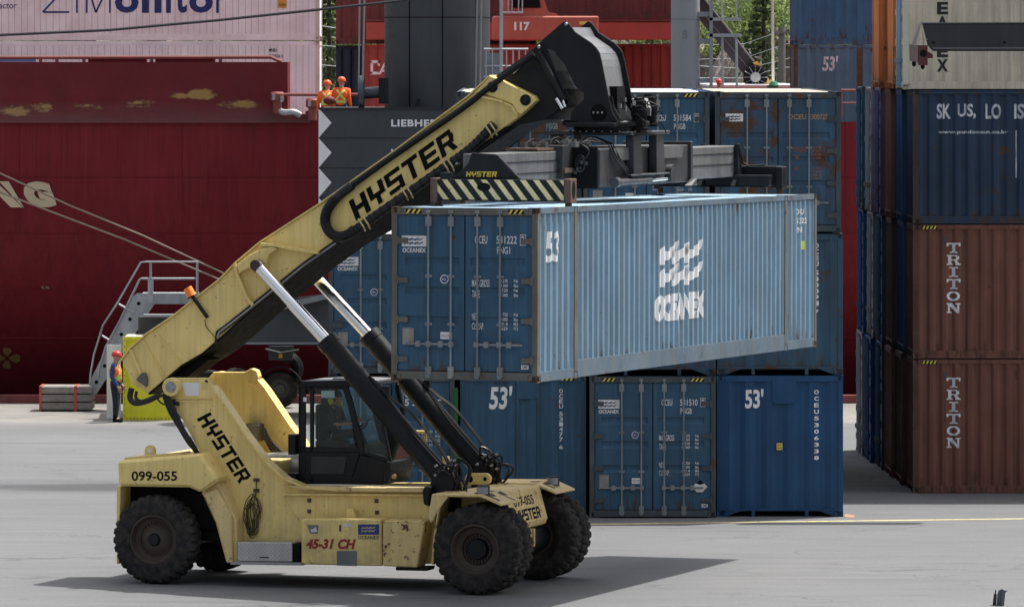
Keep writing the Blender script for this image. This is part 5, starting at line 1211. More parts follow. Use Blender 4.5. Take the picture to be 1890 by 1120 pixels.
# inner structure
q = MB(); u0, z0 = M(345, 1000, 0); u1 = M(940, 950, 0)[0]
q.box(-1.0, 5.9, -1.0, 1.0, .75, 1.30); q.box(.9, 5.6, -1.04, 1.04, 1.3, 1.62); q.build('chassis_core', black, rs, bevel=.02)
q = MB(); q.box(1.3, 2.0, -1.05, 1.05, 1.6, 2.2); q.build('cross_member', yellow, rs, bevel=BV)
MB().box(2.0, 5.9, -1.0, 1.0, 1.62, 1.68).build('deck_floor', mat('deck_dark', (.04, .038, .03), .8), rs)
q = MB(); p0, p1 = MP(490, 862, .3), MP(548, 858, .3); q.cyl((p0.x, .2, p0.z), (p1.x+.4, .2, p1.z), .27, 20); q.build('exhaust_muffler', alu, rs, True)
a, b = MP(455, 812, 1.0), MP(486, 782, 1.0); MB().box(a.x, b.x, .75, 1.05, a.z, b.z).build('control_box', mat('box_grey', (.12, .115, .11), .5, .3, dirt=.4), rs, bevel=.01)
q = MB()
for k in range(4): q.tube(smoothpath([MP(488, 790+k*6, .8), MP(500, 812+k*6, .8), MP(520, 832+k*5, .8), MP(532, 838+k*3, .8)], 4), .022, 6)
q.tube(smoothpath([MP(408, 735, 1.0), MP(420, 745, 1.0), MP(418, 760, 1.0), MP(405, 762, 1.0)], 4), .008, 4)
q.build('hydraulic_hose', hose_m, rs, True)
# side boxes, step
sb1 = MB().side(outl([(556, 960), (559, 957), (703, 958), (704, 1044), (556, 1041)], -1.65), -1.65, -1.17).build('side_box', yellow, rs, bevel=.02)
v_ = -1.655
for body_, rect_, m_, bo, sh_2 in (('45-31 CH', ((565, 1012), (657, 1013), (565, 994), (657, 994)), redtext, .045, .25), ('OCEANEX', ((661, 994), (700, 995), (661, 988), (700, 988)), mat('ink', (.03, .03, .05), .5), .015, 0)):
    q = MB(); text(q, body_, (0, 1, 0, 1), quadfn(*rect_, -1.65, v_), bo, sh_2); q.build('lettering', m_, sb1)
q = MB(); f4 = quadfn((661, 986), (700, 986), (661, 967), (700, 967), -1.65, v_); q.quad(f4(0, 0), f4(1, 0), f4(1, 1), f4(0, 1)); lb = q.build('logo_plate', bluelabel, sb1)
q = MB(); shape(q, wave_logo(), (.14, .84, .22, .82), quadfn((661, 986), (700, 986), (661, 967), (700, 967), -1.65, v_-.004)); q.build('logo', hazstripe, lb)
for nm2, r_, m_ in (('torn_sticker', ((572, 984), (587, 984), (567, 968), (588, 968)), greyplate), ('grey_patch', ((622, 1043), (659, 1044), (622, 1016), (659, 1016)), greyplate), ('small_label', ((634, 971), (648, 971), (634, 965), (648, 965)), offwhite), ('latch', ((626, 980), (630, 980), (626, 968), (630, 968)), rust_steel)):
    f4 = quadfn(*r_, -1.65, v_); q = MB(); q.quad(f4(0, 0), f4(1, 0), f4(1, 1), f4(0, 1)); q.build(nm2, m_, sb1)
f4 = quadfn((573, 983), (586, 983), (574, 971), (585, 970), -1.65, v_-.003); q = MB(); q.quad(f4(.1, .1), f4(1, .2), f4(.8, .9), f4(.4, .6), f4(0, .6)); q.build('sticker_remains', offwhite, sb1)
sb2 = MB().side(outl([(706, 960), (785, 960), (770, 1047), (706, 1044)], -1.62), -1.62, -1.17).build('rusty_box', yellow_rusty, rs, bevel=.02)
MB().side(outl([(730, 1046), (790, 1046), (787, 1053), (731, 1052)], -1.5), -1.5, -1.1).build('box_foot', black, rs)
tb = MB().side(outl([(438, 1000), (539, 1001), (539, 1036), (438, 1035)], -1.62), -1.62, -1.17).build('tool_box', alu, rs, bevel=.01)
q = MB(); f4 = quadfn((438, 1035), (539, 1036), (438, 1000), (539, 1001), -1.62, -1.628)
for i in range(26):
    for j in range(8):
        if (i+j) % 2: continue
        q.quad(f4(.02+i*.037, .05+j*.115), f4(.04+i*.037, .09+j*.115), f4(.035+i*.037, .13+j*.115), f4(.015+i*.037, .09+j*.115))
q.build('chequer_pattern', mat('chequer_dark', (.3, .3, .3), .4, .6), tb)
MB().side(outl([(539, 1003), (553, 1003), (553, 1037), (539, 1037)], -1.6), -1.6, -1.2).build('box_recess', blackm, rs)
MB().side(outl([(426, 1036), (557, 1038), (557, 1043), (426, 1041)], -1.7), -1.72, -1.1).build('step_plate', steel, rs)
q = MB(); a = MP(488, 1028, -1.62); q.tube([(a.x-.08, -1.63, a.z), (a.x-.07, -1.67, a.z), (a.x+.07, -1.67, a.z), (a.x+.08, -1.63, a.z)], .01, 5); q.build('handle', blackm, tb)
# rear counterweight
cwt = MB(); O1 = outl([(216, 850), (230, 849), (346, 839), (369, 836), (403, 886), (371, 909), (348, 899), (218, 897)], -1.72)
def cwfn(sgn): return None
cw = MB().side(O1, -1.72, 1.72)
cw = cw.build('counterweight', yellow, rs, bevel=.05)
q = MB(); q.side(outl([(215, 897), (222, 897), (219, 1040), (215, 1040)], -1.7), -1.70, 1.70); q.build('rear_plate', yellow, rs, bevel=.01)
q = MB(); q.side(outl([(222, 897), (345, 899), (372, 912), (400, 975), (372, 975), (350, 935), (222, 935)], -1.2), -1.2, 1.2); q.build('wheel_well', blackm, rs)
q = MB(); q.side(outl([(371, 909), (401, 887), (436, 960), (438, 1036), (417, 1036), (399, 969), (395, 942)], -1.5), -1.5, -1.12).side(outl([(385, 909), (408, 900), (436, 950), (438, 1036), (427, 1036), (411, 969)], -1.35), -1.60, -1.50); q.build('rear_mudguard', yellow_chipped, rs, bevel=.015)
q = MB(); q.side(outl([(371, 909), (401, 887), (436, 960), (438, 1036), (417, 1036), (399, 969), (395, 942)], -1.5), 1.12, 1.5); q.build('rear_mudguard', yellow_chipped, rs, bevel=.015)
q = MB(); text(q, '099-055', (0, 1, 0, 1), quadfn((243, 887), (327, 887), (243, 869), (327, 869), -1.72, -1.725), .02); q.build('lettering', blackm, cw)
eye = MB(); c = M(278, 831, -.9); pts = [(c[0]+.10*math.cos(a), c[1]+.10*math.sin(a)) for a in [i*math.pi/8 for i in range(9)]]+[(c[0]-.11, c[1]-.2), (c[0]+.11, c[1]-.2)]
eye.side(pts, -.95, -.87); eo = eye.build('lifting_eye', yellow, rs, bevel=.01); MB().lathe([(0, -.955), (.045, -.955)], (c[0]+.005, 0, c[1]), 'y', 14).build('eye_hole', white, eo)
q = MB(); q.side(outl([(248, 845), (352, 836), (352, 832), (250, 841)], -.9), -1.4, -.9); q.build('top_cover', yellow_chipped, rs)
# black trunking behind the sloping plate
strip([(402, 898), (376, 850), (350, 805)], -1.25, -1.10, .05, 'cable_trunking', black, rs)
# mast between ears and far: hydraulic lines at the boom foot
q = MB()
for k in range(4): q.tube(smoothpath([MP(300+k*3, 728, -1.25), MP(312+k*4, 760-k, -1.27), MP(330+k*3, 790, -1.27), MP(345+k*3, 815, -1.26), MP(356, 828, -1.2)], 4), .022, 6)
q.tube(smoothpath([MP(243, 716, -.95), MP(240, 735, -.98), MP(252, 744, -1.0), MP(276, 738, -1.05), MP(296, 728, -1.1)], 5), .055, 8)
q.tube(smoothpath([MP(252, 722, -.95), MP(251, 734, -.98), MP(262, 740, -1.0), MP(290, 730, -1.1)], 5), .03, 8)
q.tube(smoothpath([MP(288, 732, -1.1), MP(300, 745, -1.15), MP(318, 745, -1.2), MP(322, 736, -1.2)], 5), .018, 6)
q.tube(smoothpath([MP(300, 728, -1.2), MP(318, 742, -1.2), MP(330, 745, -1.2)], 3), .04, 6)
q.build('boom_foot_hose', hose_m, rs, True)

# wheels
def tyre_mesh(r, w_, nl=30):
    prof_ = [(.52, -.42), (.60, -.49), (.78, -.5), (.90, -.48), (.955, -.42), (1.0, -.30), (1.0, -.05), (1.0, .05), (1.0, .30), (.955, .42), (.90, .48), (.78, .5), (.60, .49), (.52, .42)]
    N = nl*6; vs = []; p = len(prof_)
    for k in range(N):
        for j, (rr, hh) in enumerate(prof_):
            off = 3 if hh > 0 else 0; sk = int(abs(hh)*4.5); ph = (k+off+sk) % 6
            if j in (4, 5, 8, 9): rr -= .040 if ph in (4, 5) else 0
            if j in (6, 7): rr -= .035 if (k+off) % 6 in (4, 5) else 0
            if j in (3, 10): rr -= .018 if ph in (4, 5) else 0
            a = 2*math.pi*k/N; vs.append((r*rr*math.cos(a), w_*hh, r*rr*math.sin(a)))
    fs = [(k*p+i, k*p+i+1, ((k+1) % N)*p+i+1, ((k+1) % N)*p+i) for k in range(N) for i in range(p-1)]
    me = MB().add(vs, fs).mesh('tyre', True); me.set_sharp_from_angle(angle=R(24)); return me
TR = .80; TW = .47
tym = tyre_mesh(TR, TW)
def rim_mesh(dual):
    q = MB(); R_ = TR
    q.lathe([(R_*.56, -.215), (R_*.525, -.225), (R_*.50, -.18), (R_*.47, -.12), (R_*.40, -.09), (R_*.36, -.085), (R_*.34, -.02 if dual else -.10), (R_*.27, -.01 if dual else -.13), (R_*.20, -.02 if dual else -.16), (0, -.02 if dual else -.17)], (0, 0, 0), 'y', 40)
    q.lathe([(R_*.56, .215), (R_*.50, .18), (R_*.40, .1), (0, .1)], (0, 0, 0), 'y', 40)
    return q.mesh('rim', True)
rim_d, rim_s = rim_mesh(True), rim_mesh(False)
def bolt_mesh(rr, n, y):
    q = MB()
    for i in range(n): a = 2*math.pi*i/n; q.cyl((rr*math.cos(a), y-.035, rr*math.sin(a)), (rr*math.cos(a), y+.03, rr*math.sin(a)), .018, 6)
    return q.mesh('wheel_nuts')
bm_d, bm_s = bolt_mesh(TR*.30, 24, -.035), bolt_mesh(TR*.375, 30, -.085)
hub_m = cached('hubd', lambda: MB().lathe([(0, -.10), (.17, -.10), (.19, -.06), (.19, .02)], (0, 0, 0), 'y', 24).mesh('hub', True))
hub_s = cached('hubs', lambda: MB().lathe([(0, -.215), (.10, -.215), (.115, -.19), (.12, -.12)], (0, 0, 0), 'y', 24).mesh('hub', True))
def wheel(u, v, dual, flip, lab=None):
    o = inst('wheel', tym, rubber, rs, (u, v, TR)); o.rotation_euler = (0, random.uniform(0, 6), 0)
    if flip: o.rotation_euler = (0, 0, math.pi)
    r_ = inst('rim', rim_d if dual else rim_s, rimm, o)
    inst('hub', hub_m if dual else hub_s, black, o); inst('wheel_nuts', bm_d if dual else bm_s, rimm, o)
for v in (-1.865, -1.335): wheel(6.21, v, True, False)
for v in (1.45, 2.0): wheel(6.21, v, True, True)
wheel(0, -1.515, False, False); wheel(0, 1.515, False, True)
q = MB(); q.cyl((6.21, -1.6, TR), (6.21, 1.7, TR), .28, 16); q.box(5.7, 6.35, -.75, .75, .55, 1.2); q.build('axle', black, rs, bevel=.03)
q = MB(); q.box(-.25, .25, -1.2, 1.2, .6, 1.0); q.build('axle', black, rs, bevel=.03)

# front mudguards and nose
FN = [(780, 1045), (783, 1000), (790, 955), (797, 911), (887, 912), (926, 930)]
def fender(vn, sgn):
    P = outl(FN, -2.1); q = MB(); th = .035
    v0, v1 = (vn, vn+1.1)
    pts = P+[(a-.0, b-.045) for a, b in reversed(P[3:])]
    q.side([P[3], P[4], P[5], (P[5][0]-.01, P[5][1]-.04), (P[4][0], P[4][1]-.05), (P[3][0]+.05, P[3][1]-.05)], v0, v1)
    q.side([P[3], (P[3][0]+.05, P[3][1]-.05), (P[2][0]+.05, P[2][1]), (P[1][0]+.05, P[1][1]), (P[0][0]+.05, P[0][1]), P[0], P[1], P[2]], v0+.45 if sgn < 0 else v0, v1 if sgn < 0 else v1-.45)
    if sgn < 0:
        q.side([P[3], (P[3][0]+.30, P[3][1]-.05), (P[3][0]+.12, P[3][1]-.28), (P[2][0]+.06, P[2][1]-.1), P[2]], v0, v0+.03)
    return q.build('front_mudguard', yellow_chipped, rs, bevel=.015)
f1 = fender(-2.1, -1); f2 = fender(1.0, 1)
q = MB()
for (v0, v1, k) in ((-2.0, -1.6, .75), (-1.35, -1.1, .95), (1.2, 1.5, .7)):
    a = MP(887, 912, -2.1); b = MP(926, 930, -2.1); c_ = a.lerp(b, k); q.quad((a.x-.15, v0, a.z+.004), (a.x-.02, v0, a.z+.004), (a.x-.05, v1, a.z+.004), (a.x-.25, v1-.1, a.z+.004))
    q.quad((a.x+.05, v0, a.z-.02+.005), (c_.x, v0+.05, c_.z+.006), (c_.x-.05, v1, c_.z+.012), (a.x+.03, v1, a.z-.008+.005))
q.build('worn_patch', mat('worn_primer', (.10, .07, .055), .8, var=.3), f1)
n0, n1 = M(930, 908, -1.0), M(944, 982, -1.0)
q = MB(); q.side([(n0[0]-.9, n0[1]), (n0[0], n0[1]), (n1[0]+.02, n1[1]+.12), (n1[0]-.03, n1[1]), (n1[0]-.9, n1[1])], -1.02, 1.02); nose = q.build('nose_panel', yellow_rusty, rs, bevel=.03)
def nosefn(s, t):   # front face between its top and bottom edges
    zt, zb = n0[1], n1[1]+.12; z = zb+(zt-zb)*t; u = n1[0]+.02+(n0[0]-n1[0]-.02)*t; return (u+.006, -.85+1.65*s, z)
q = MB(); text(q, '099-055', (.12, .80, .50, .78), nosefn, .012); btext(q, 'HYSTER', (.10, .92, .06, .40), nosefn); q.build('lettering', blackm, nose)
q = MB(); a = MP(955, 965, -.2); 
for v in (-.35, -.15, .05, .25): q.box(n1[0]-.12, n1[0]+.01, v, v+.07, n1[1]-.35, n1[1]-.02)
q.build('front_bracket', yellow_rusty, rs, bevel=.01)
for (px, py, v) in ((892, 903, -1.85), (1021, 886, 1.6)):
    a = MP(px, py, v); q = MB(); q.cyl((a.x, v, a.z-.09), (a.x, v, a.z+.07), .115, 16); w_ = q.build('work_light', black, rs, True)
    q = MB(); q.lathe([(.117, -.075), (.117, .05)], (a.x, v, a.z), 'z', 12, R(200), R(335)); q.build('lens', mat('lens_white', (.28, .3, .33), .2), w_)
# twin lug by the cylinders, ring lug, mud flap, handrails
q = MB(); c1, c2 = M(870, 883, -.6), M(898, 883, -.6); n_ = 10
pts = [(c2[0]+.10*math.cos(a), c2[1]+.10*math.sin(a)) for a in [(-90+i*20)*math.pi/180 for i in range(n_)]]+[(c1[0]+.10*math.cos(a), c1[1]+.10*math.sin(a)) for a in [(90+i*20)*math.pi/180 for i in range(n_)]]
q.side(pts, -.68, -.58); lg_ = q.build('twin_lug', yellow, rs, bevel=.01)
MB().lathe([(0, -.69), (.06, -.69)], (c1[0], 0, c1[1]), 'y', 14).lathe([(0, -.685), (.035, -.685)], (c2[0], 0, c2[1]), 'y', 14).build('lug_hole', blackm, lg_)
q = MB(); c = M(839, 891, -.9); q.lathe([(.05, -.95), (.10, -.95), (.10, -.88), (.05, -.88), (.05, -.95)], (c[0], 0, c[1]), 'y', 18); q.build('ring_lug', yellow, rs, True)
q = MB(); q.side(outl([(783, 930), (781, 905), (786, 896), (796, 897), (793, 934)], -1.5), -1.55, -1.2); q.build('mirror', black, rs, bevel=.02)
q = MB()
for a_, b_ in (((742, 796), (787, 797)), ((786, 797), (782, 842)), ((735, 856), (762, 857)), ((826, 845), (824, 890))): q.tube([MP(*a_, 1.35), MP(*b_, 1.35)], .03, 8)
q.tube([MP(704, 795, 1.35), MP(745, 796, 1.35)], .02, 6); q.build('handrail', yellow, rs, True)
q = MB(); a, b = MP(818, 890, 1.2), MP(828, 842, 1.2); q.box(a.x, b.x, 1.15, 1.25, a.z, b.z); q.build('rail_post', yellow, rs)

# lift cylinders
for s_ in (-1, 1):
    v = 1.12*s_; p0, p1, p2 = [Vector((*M(*pp, -1.12), 0)) for pp in ((474, 489), (603, 628), (823, 890))]
    P0, P1, P2 = [Vector((p[0], v, p[1])) for p in (p0, p1, p2)]
    q = MB(); q.cyl(P0, P1+(P2-P1)*.05, .108, 24); rod = q.build('cylinder_rod', chrome, rs, True)
    q = MB(); q.cyl((P0.x, v-.10, P0.z), (P0.x, v+.10, P0.z), .095, 18); q.cyl(P0+(P1-P0)*.0, P0+(P1-P0)*.045, .115, 16); q.build('rod_eye', mat('pin_brown', (.05, .03, .028), .5), rod, True)
    d = (P2-P1).normalized(); q = MB(); q.cyl(P1, P2, .192, 28); q.cyl(P1-d*.02, P1+d*.14, .205, 28); cy = q.build('cylinder_barrel', black, rs, True)
    nrm = Vector((d.z, 0, -d.x)); nrm = -nrm if nrm.z < 0 else nrm
    q = MB()
    for k, o_ in enumerate((0, .05, .1)):
        q.tube(smoothpath([P1.lerp(P2, .30+k*.02)+nrm*.20+Vector((0, -.05+o_, 0)), P1.lerp(P2, .48)+nrm*.24+Vector((0, -.05+o_, 0)), P1.lerp(P2, .62)+nrm*.34+Vector((0, -.05+o_, 0)), P1.lerp(P2, .85)+nrm*.32+Vector((0, -.05+o_, 0)), P1.lerp(P2, .97)+nrm*.24+Vector((0, -.05+o_, 0))], 5), .018, 6)
    q.box(0, 0, 0, 0, 0, 0) if False else None
    q.build('cylinder_hose', hose_m, cy, True)
    q = MB(); c = P1.lerp(P2, .42)+nrm*.22; q.box(c.x-.05, c.x+.07, v-.05, v+.05, c.z-.06, c.z+.10); q.build('hose_clamp', black, cy)
    random.seed(5+s_); q = MB(); c = P2+Vector((.05, -.1*1, .12))
    for i in range(9):
        o_ = Vector((random.uniform(-.2, .2), random.uniform(-.2, .1), random.uniform(-.1, .25)))
        q.tube(smoothpath([c+o_, c+o_+Vector((random.uniform(.0, .2), -.1, random.uniform(.05, .25))), c+o_+Vector((random.uniform(.15, .35), 0, random.uniform(-.2, .05))), c+Vector((random.uniform(.1, .3), 0, -.35))], 4), .02, 6)
    q.build('hose_bundle', hose_m, cy, True)
    q = MB()
    for i in range(6): o_ = Vector((random.uniform(-.15, .25), -.25, random.uniform(-.1, .3))); q.cyl(c+o_, c+o_+Vector((.04, 0, .03)), .022, 6)
    q.build('hose_fitting', steel, cy)
    q = MB(); q.cyl((P2.x, v-.2, P2.z), (P2.x, v+.2, P2.z), .21, 20); q.box(P2.x-.25, P2.x+.15, v-.12, v+.12, P2.z-.5, P2.z); q.build('cylinder_foot', black, rs, True)

# boom
BO = [(225, 665), (242, 643), (271, 617), (322, 583), (366, 548), (407, 516), (437, 485), (481, 448), (590, 378), (730, 279), (865, 179), (906, 141), (930, 150), (985, 178), (990, 186), (962, 212), (933, 234), (865, 287), (763, 358), (662, 427), (620, 450), (559, 494), (471, 565), (403, 626), (373, 652), (335, 674), (274, 726), (245, 709)]
VB = -.85; bo_ = outl(BO, VB)
boom = MB().side(bo_, VB, .85).build('boom', yellow, rs, bevel=.012)
strip([(225, 665), (242, 643), (271, 617), (322, 583), (366, 548), (407, 516), (437, 485), (481, 448), (590, 378), (730, 279), (865, 179), (906, 141)], -.90, .90, .025, 'boom_flange', yellow, boom, VB)
under = [(274, 726), (335, 674), (373, 652), (403, 626), (471, 565), (559, 494), (620, 450), (662, 427), (763, 358), (865, 287), (933, 234)]
strip(under, -.87, .87, -.03, 'boom_underside', mat('underside_black', (.006, .006, .007), .75, var=.3, spec=.1), boom, VB)
# raised ribs and stiffeners on the near face
def rib(pts, th, out_, name='side_rib', m=yellow, vr=VB):
    P = outl(pts, vr); q = MB()
    for (a, b), (c, d) in zip(P, P[1:]):
        L_ = math.hypot(c-a, d-b); nx_, nz_ = -(d-b)/L_*th/2, (c-a)/L_*th/2
        q.add([(a-nx_, vr-out_, b-nz_), (c-nx_, vr-out_, d-nz_), (c+nx_, vr-out_, d+nz_), (a+nx_, vr-out_, b+nz_), (a-nx_, vr+.01, b-nz_), (c-nx_, vr+.01, d-nz_), (c+nx_, vr+.01, d+nz_), (a+nx_, vr+.01, b+nz_)], [(0,1,2,3),(4,7,6,5),(0,4,5,1),(3,2,6,7),(0,3,7,4),(1,5,6,2)])
    return q.build(name, m, boom)
rib([(242, 645), (272, 714)], .04, .05); rib([(264, 627), (302, 692)], .02, .03); rib([(286, 610), (334, 668)], .02, .02)
rib([(486, 450), (515, 453), (560, 461), (592, 466)], .05, .16); rib([(437, 486), (441, 505), (459, 548), (470, 563)], .05, .12)
q = MB(); q.side(outl([(441, 505), (452, 498), (463, 493), (478, 496), (488, 500), (492, 485), (497, 470), (512, 459), (500, 456), (481, 460), (462, 470), (446, 482), (438, 488)], -1.0), -1.02, VB+.01); q.build('cylinder_ear', yellow, boom, bevel=.01)
q = MB(); q.side(outl([(438, 488), (446, 482), (462, 470), (481, 460), (500, 456), (512, 459), (492, 485), (463, 493)], -1.0), .85, 1.02); q.build('cylinder_ear', yellow, boom, bevel=.01)
q = MB(); q.cyl((*[MP(474, 489, -1.12).x], -1.1, MP(474, 489, -1.12).z), (MP(474, 489, -1.12).x, 1.1, MP(474, 489, -1.12).z), .07, 12); q.build('cylinder_pin', steel, boom)
q = MB()
for k, o_ in enumerate((0, 3.2, 6.4)): q.tube([MP(x, y+o_, VB-.04) for x, y in ((398, 628), (400, 612), (412, 604), (470, 558), (560, 486), (620, 444), (650, 418))], .022, 6)
q.build('boom_pipe', hose_m, boom, True); q = MB(); q.tube([MP(x, y+1.5, VB-.07) for x, y in ((401, 622), (404, 612), (470, 561), (560, 489), (620, 447))], .016, 6); q.build('pipe_chrome', steel, boom, True)
# front cheek plates
q = MB(); q.side(outl([(906, 141), (930, 150), (985, 178), (990, 186), (962, 212), (955, 208), (946, 192), (925, 184), (890, 172), (876, 172)], VB-.05), VB-.07, VB+.01); q.build('cheek_plate', yellow, boom, bevel=.01)
rib([(880, 176), (925, 186), (947, 196), (957, 212)], .035, .10)
q = MB()
for (x, y) in ((908, 161), (969, 185)):
    c = M(x, y, VB-.1); q.lathe([(0, -.06), (.055, -.06), (.07, -.03), (.10, -.03), (.10, .03)], (c[0], VB-.05, c[1]), 'y', 20)
    for i in range(6): a = i*math.pi/3; q.cyl((c[0]+.075*math.cos(a), VB-.12, c[1]+.075*math.sin(a)), (c[0]+.075*math.cos(a), VB-.05, c[1]+.075*math.sin(a)), .018, 6)
q.build('boom_pin', black, boom, True)
# hose carrier loop round the lettering
loopc = [(985, 100), (905, 160), (850, 203), (720, 292), (650, 342), (620, 366), (605, 386), (600, 408), (608, 428), (625, 437), (648, 430), (700, 394), (800, 324), (868, 275), (912, 230)]
q = MB(); q.tube(smoothpath([MP(x, y, VB-.09) for x, y in loopc[:5]], 4), .055, 8, True, .06); q.build('upper_rail', black, boom, True)
q = MB(); q.tube(smoothpath([MP(x, y, VB-.10) for x, y in loopc[4:]], 5), .085, 10)
hc_ = q.build('hose_carrier', hose_m, boom, True)
q = MB(); P_ = smoothpath([MP(x, y, VB-.10) for x, y in loopc[5:]], 7)
for a, b in zip(P_[::1], P_[1:]): c = (a+b)/2; dd = (b-a).normalized(); q.cyl(c-dd*.018, c+dd*.018, .093, 10)
q.build('carrier_link', black, hc_)
q = MB()
for x, y in ((665, 414), (744, 357), (820, 307), (899, 241)):
    c = MP(x, y, VB-.2); q.tube([c+Vector((-.04, 0, .10)), c+Vector((.06, 0, -.04)), c+Vector((.06, .1, -.12))], .018, 6); q.tube([c+Vector((.05, 0, .14)), c+Vector((.15, 0, 0)), c+Vector((.15, .1, -.08))], .018, 6)
q.build('carrier_bracket', hazstripe, hc_)
q = MB(); btext(q, 'HYSTER', (0, 1, 0, 1), quadfn((658, 408), (848, 270), (640, 375), (831, 237), VB, VB-.012), gap=.15, shear=.14); q.build('lettering', blackm, boom)
q = MB()
for x, y in ((834, 298), (843, 299)): a = MP(x, y, VB-.1); q.box(a.x-.035, a.x+.035, VB-.16, VB-.02, a.z-.045, a.z+.045)
q.build('boom_lamp', galv, boom)
q = MB(); q.tube([MP(383, 586, VB-.06), MP(359, 552, VB-.06), MP(354, 547, VB-.06)], .035, 8); br = q.build('beacon_arm', black, rs, True)
q = MB(); a, b = MP(355, 549, VB-.06), MP(346, 531, VB-.06); dd = (b-a); q.cyl(a, a+dd*.12, .09, 16); q.build('beacon_base', black, br, True)
q = MB(); q.tube([a+dd*.12, a+dd*.2, a+dd*.85, a+dd*.98], .092, 16, True, .075); q.build('beacon_lens', orange_l, br, True)
q = MB(); q.tube(smoothpath([MP(378, 590, VB-.03), MP(380, 602, VB-.03), MP(388, 612, VB-.03), MP(396, 622, VB-.03)], 3), .008, 4); q.build('beacon_cable', hose_m, br)
q = MB(); q.side(outl([(252, 700), (262, 688), (268, 688), (272, 700), (271, 714), (262, 708)], VB-.05), VB-.08, VB); q.build('foot_bracket', mat('bracket_grey', (.12, .12, .13), .5), boom)
q = MB(); q.side(outl([(280, 722), (330, 688), (372, 660), (386, 664), (340, 700), (300, 712)], -.7), -.7, -.1); q.build('boom_foot', blackm, rs)
# telescopic inner boom
IB = [(880, 172), (914, 141), (968, 103), (1000, 75), (1012, 92), (1028, 135), (1040, 165), (1042, 198), (1005, 221), (958, 231), (880, 284), (840, 300)]
inner = MB().side(outl(IB, -.66), -.66, .66).build('inner_boom', black, rs, bevel=.015)
q = MB(); q.side(outl([(945, 132), (962, 118), (964, 122), (948, 137)], -.66), -.68, -.66); q.build('pale_plate', galv, inner)
q = MB(); q.cyl(MP(993, 96, -.72), MP(1040, 185, -.72), .06, 12); q.cyl(MP(1002, 90, -.55), MP(1050, 190, -.55), .05, 12); q.build('tilt_cylinder', black, inner, True)
q = MB(); q.cyl(MP(1027, 182, -.78), MP(1038, 201, -.78), .035, 12); q.cyl(MP(1034, 172, -.7), MP(1043, 198, -.7), .03, 12); q.build('tilt_rod', chrome, inner, True)
q = MB()
for k in range(3): q.tube(smoothpath([MP(966, 130-k*2, -.72), MP(985, 121-k*3, -.74), MP(1003, 130-k*3, -.74), MP(1014, 150-k*4, -.74), MP(1016, 168, -.74)], 4), .010, 5)
q.build('grey_hose', mat('hose_grey', (.02, .02, .022), .6, spec=.2), inner, True)
q = MB(); 
for x, y in ((995, 87), (1045, 45)): c = MP(x, y, -.70); q.lathe([(0, -.03), (.025, -.03), (.035, 0)], tuple(c), 'y', 10)
q.build('bolt_head', steel, inner)
# boom head (hood)
HP = [(998, 76), (1040, 40), (1047, 40), (1054, 49), (1061, 59), (1091, 79), (1100, 88), (1106, 97), (1110, 112), (1122, 174), (1130, 207), (1141, 225), (1052, 225), (1054, 208), (1066, 196), (1078, 182), (1077, 172), (1063, 161), (1042, 120), (1022, 94), (1007, 90)]
ho = outl(HP, -.70)
MB().side(ho, -.70, -.66).build('head_plate', black, rs, bevel=.01); MB().side(ho, .66, .70).build('head_plate', black, rs, bevel=.01)
glare = mat('black_cover_glare', (.13, .135, .145), .36, var=.1, bump=.01, spec=.6, dirt=.2, streak=0)  # black cover lightened to grey; sun glare put into its base colour
strip([(1046, 52), (1055, 69), (1085, 90), (1094, 100), (1099, 112), (1102, 124), (1111, 178)], -.655, .655, .02, 'head_cover', glare, rs, -.68)
q = MB(); q.side(outl([(1109, 180), (1099, 128), (1085, 108), (1060, 114), (1060, 150), (1085, 190), (1075, 222), (1135, 222), (1126, 205)], -.68), -.5, .5); q.build('head_core', blackm, rs)
q = MB(); u_, z_ = M(1136, 170, .0); q.box(u_-.35, u_+.10, -.22, .24, z_-.50, z_+.10); q.build('hose_opening', blackm, rs)
c = M(1104, 208, -.72); q = MB(); q.lathe([(0, -.02), (.14, -.02), (.15, 0)], (c[0], -.70, c[1]), 'y', 28); q.build('pin_cover', blackm, rs, True)
q = MB()
for k in (-1, 0, 1): q.cyl((c[0]+k*.08, -.75, c[1]), (c[0]+k*.08, -.7, c[1]), .02, 8)
q.build('pin_bolt', steel, rs)
# rotator
uc_, zc_ = M(1127, 236, 0); z8 = lambda py: M(1127, py, 0)[1]
q = MB(); q.lathe([(0, z8(222)), (.74, z8(222)), (.78, z8(225)), (.78, z8(232)), (0, z8(232))], (uc_-.08, 0, 0), 'z', 36)
q.lathe([(0, z8(232)), (.66, z8(232)), (.66, z8(243)), (.80, z8(244)), (.80, z8(249)), (0, z8(249))], (uc_, 0, 0), 'z', 36); q.build('rotator', black, rs, True)
q = MB()
for i in range(30): a = i*2*math.pi/30; q.cyl((uc_+.73*math.cos(a), .73*math.sin(a), z8(243)), (uc_+.73*math.cos(a), .73*math.sin(a), z8(241)), .018, 6)
q.build('rotator_bolt', steel, rs)
q = MB(); b_ = MP(1060, 236, -.7); q.box(b_.x-.1, b_.x+.8, -.9, .5, z8(234), z8(226)); q.build('rotator_plate', black, rs, bevel=.01)
for px, py, v in ((1180, 212, -.25), (1198, 205, .35)):
    a = MP(px, py, v); q = MB(); q.lathe([(0, .30), (.09, .30), (.10, .26), (.13, .24), (.13, .10), (.155, .09), (.155, -.02), (.13, -.03), (.13, -.22), (.17, -.23), (.17, -.28), (0, -.28)], tuple(a), 'z', 18); q.build('rotator_motor', blackm, rs, True)
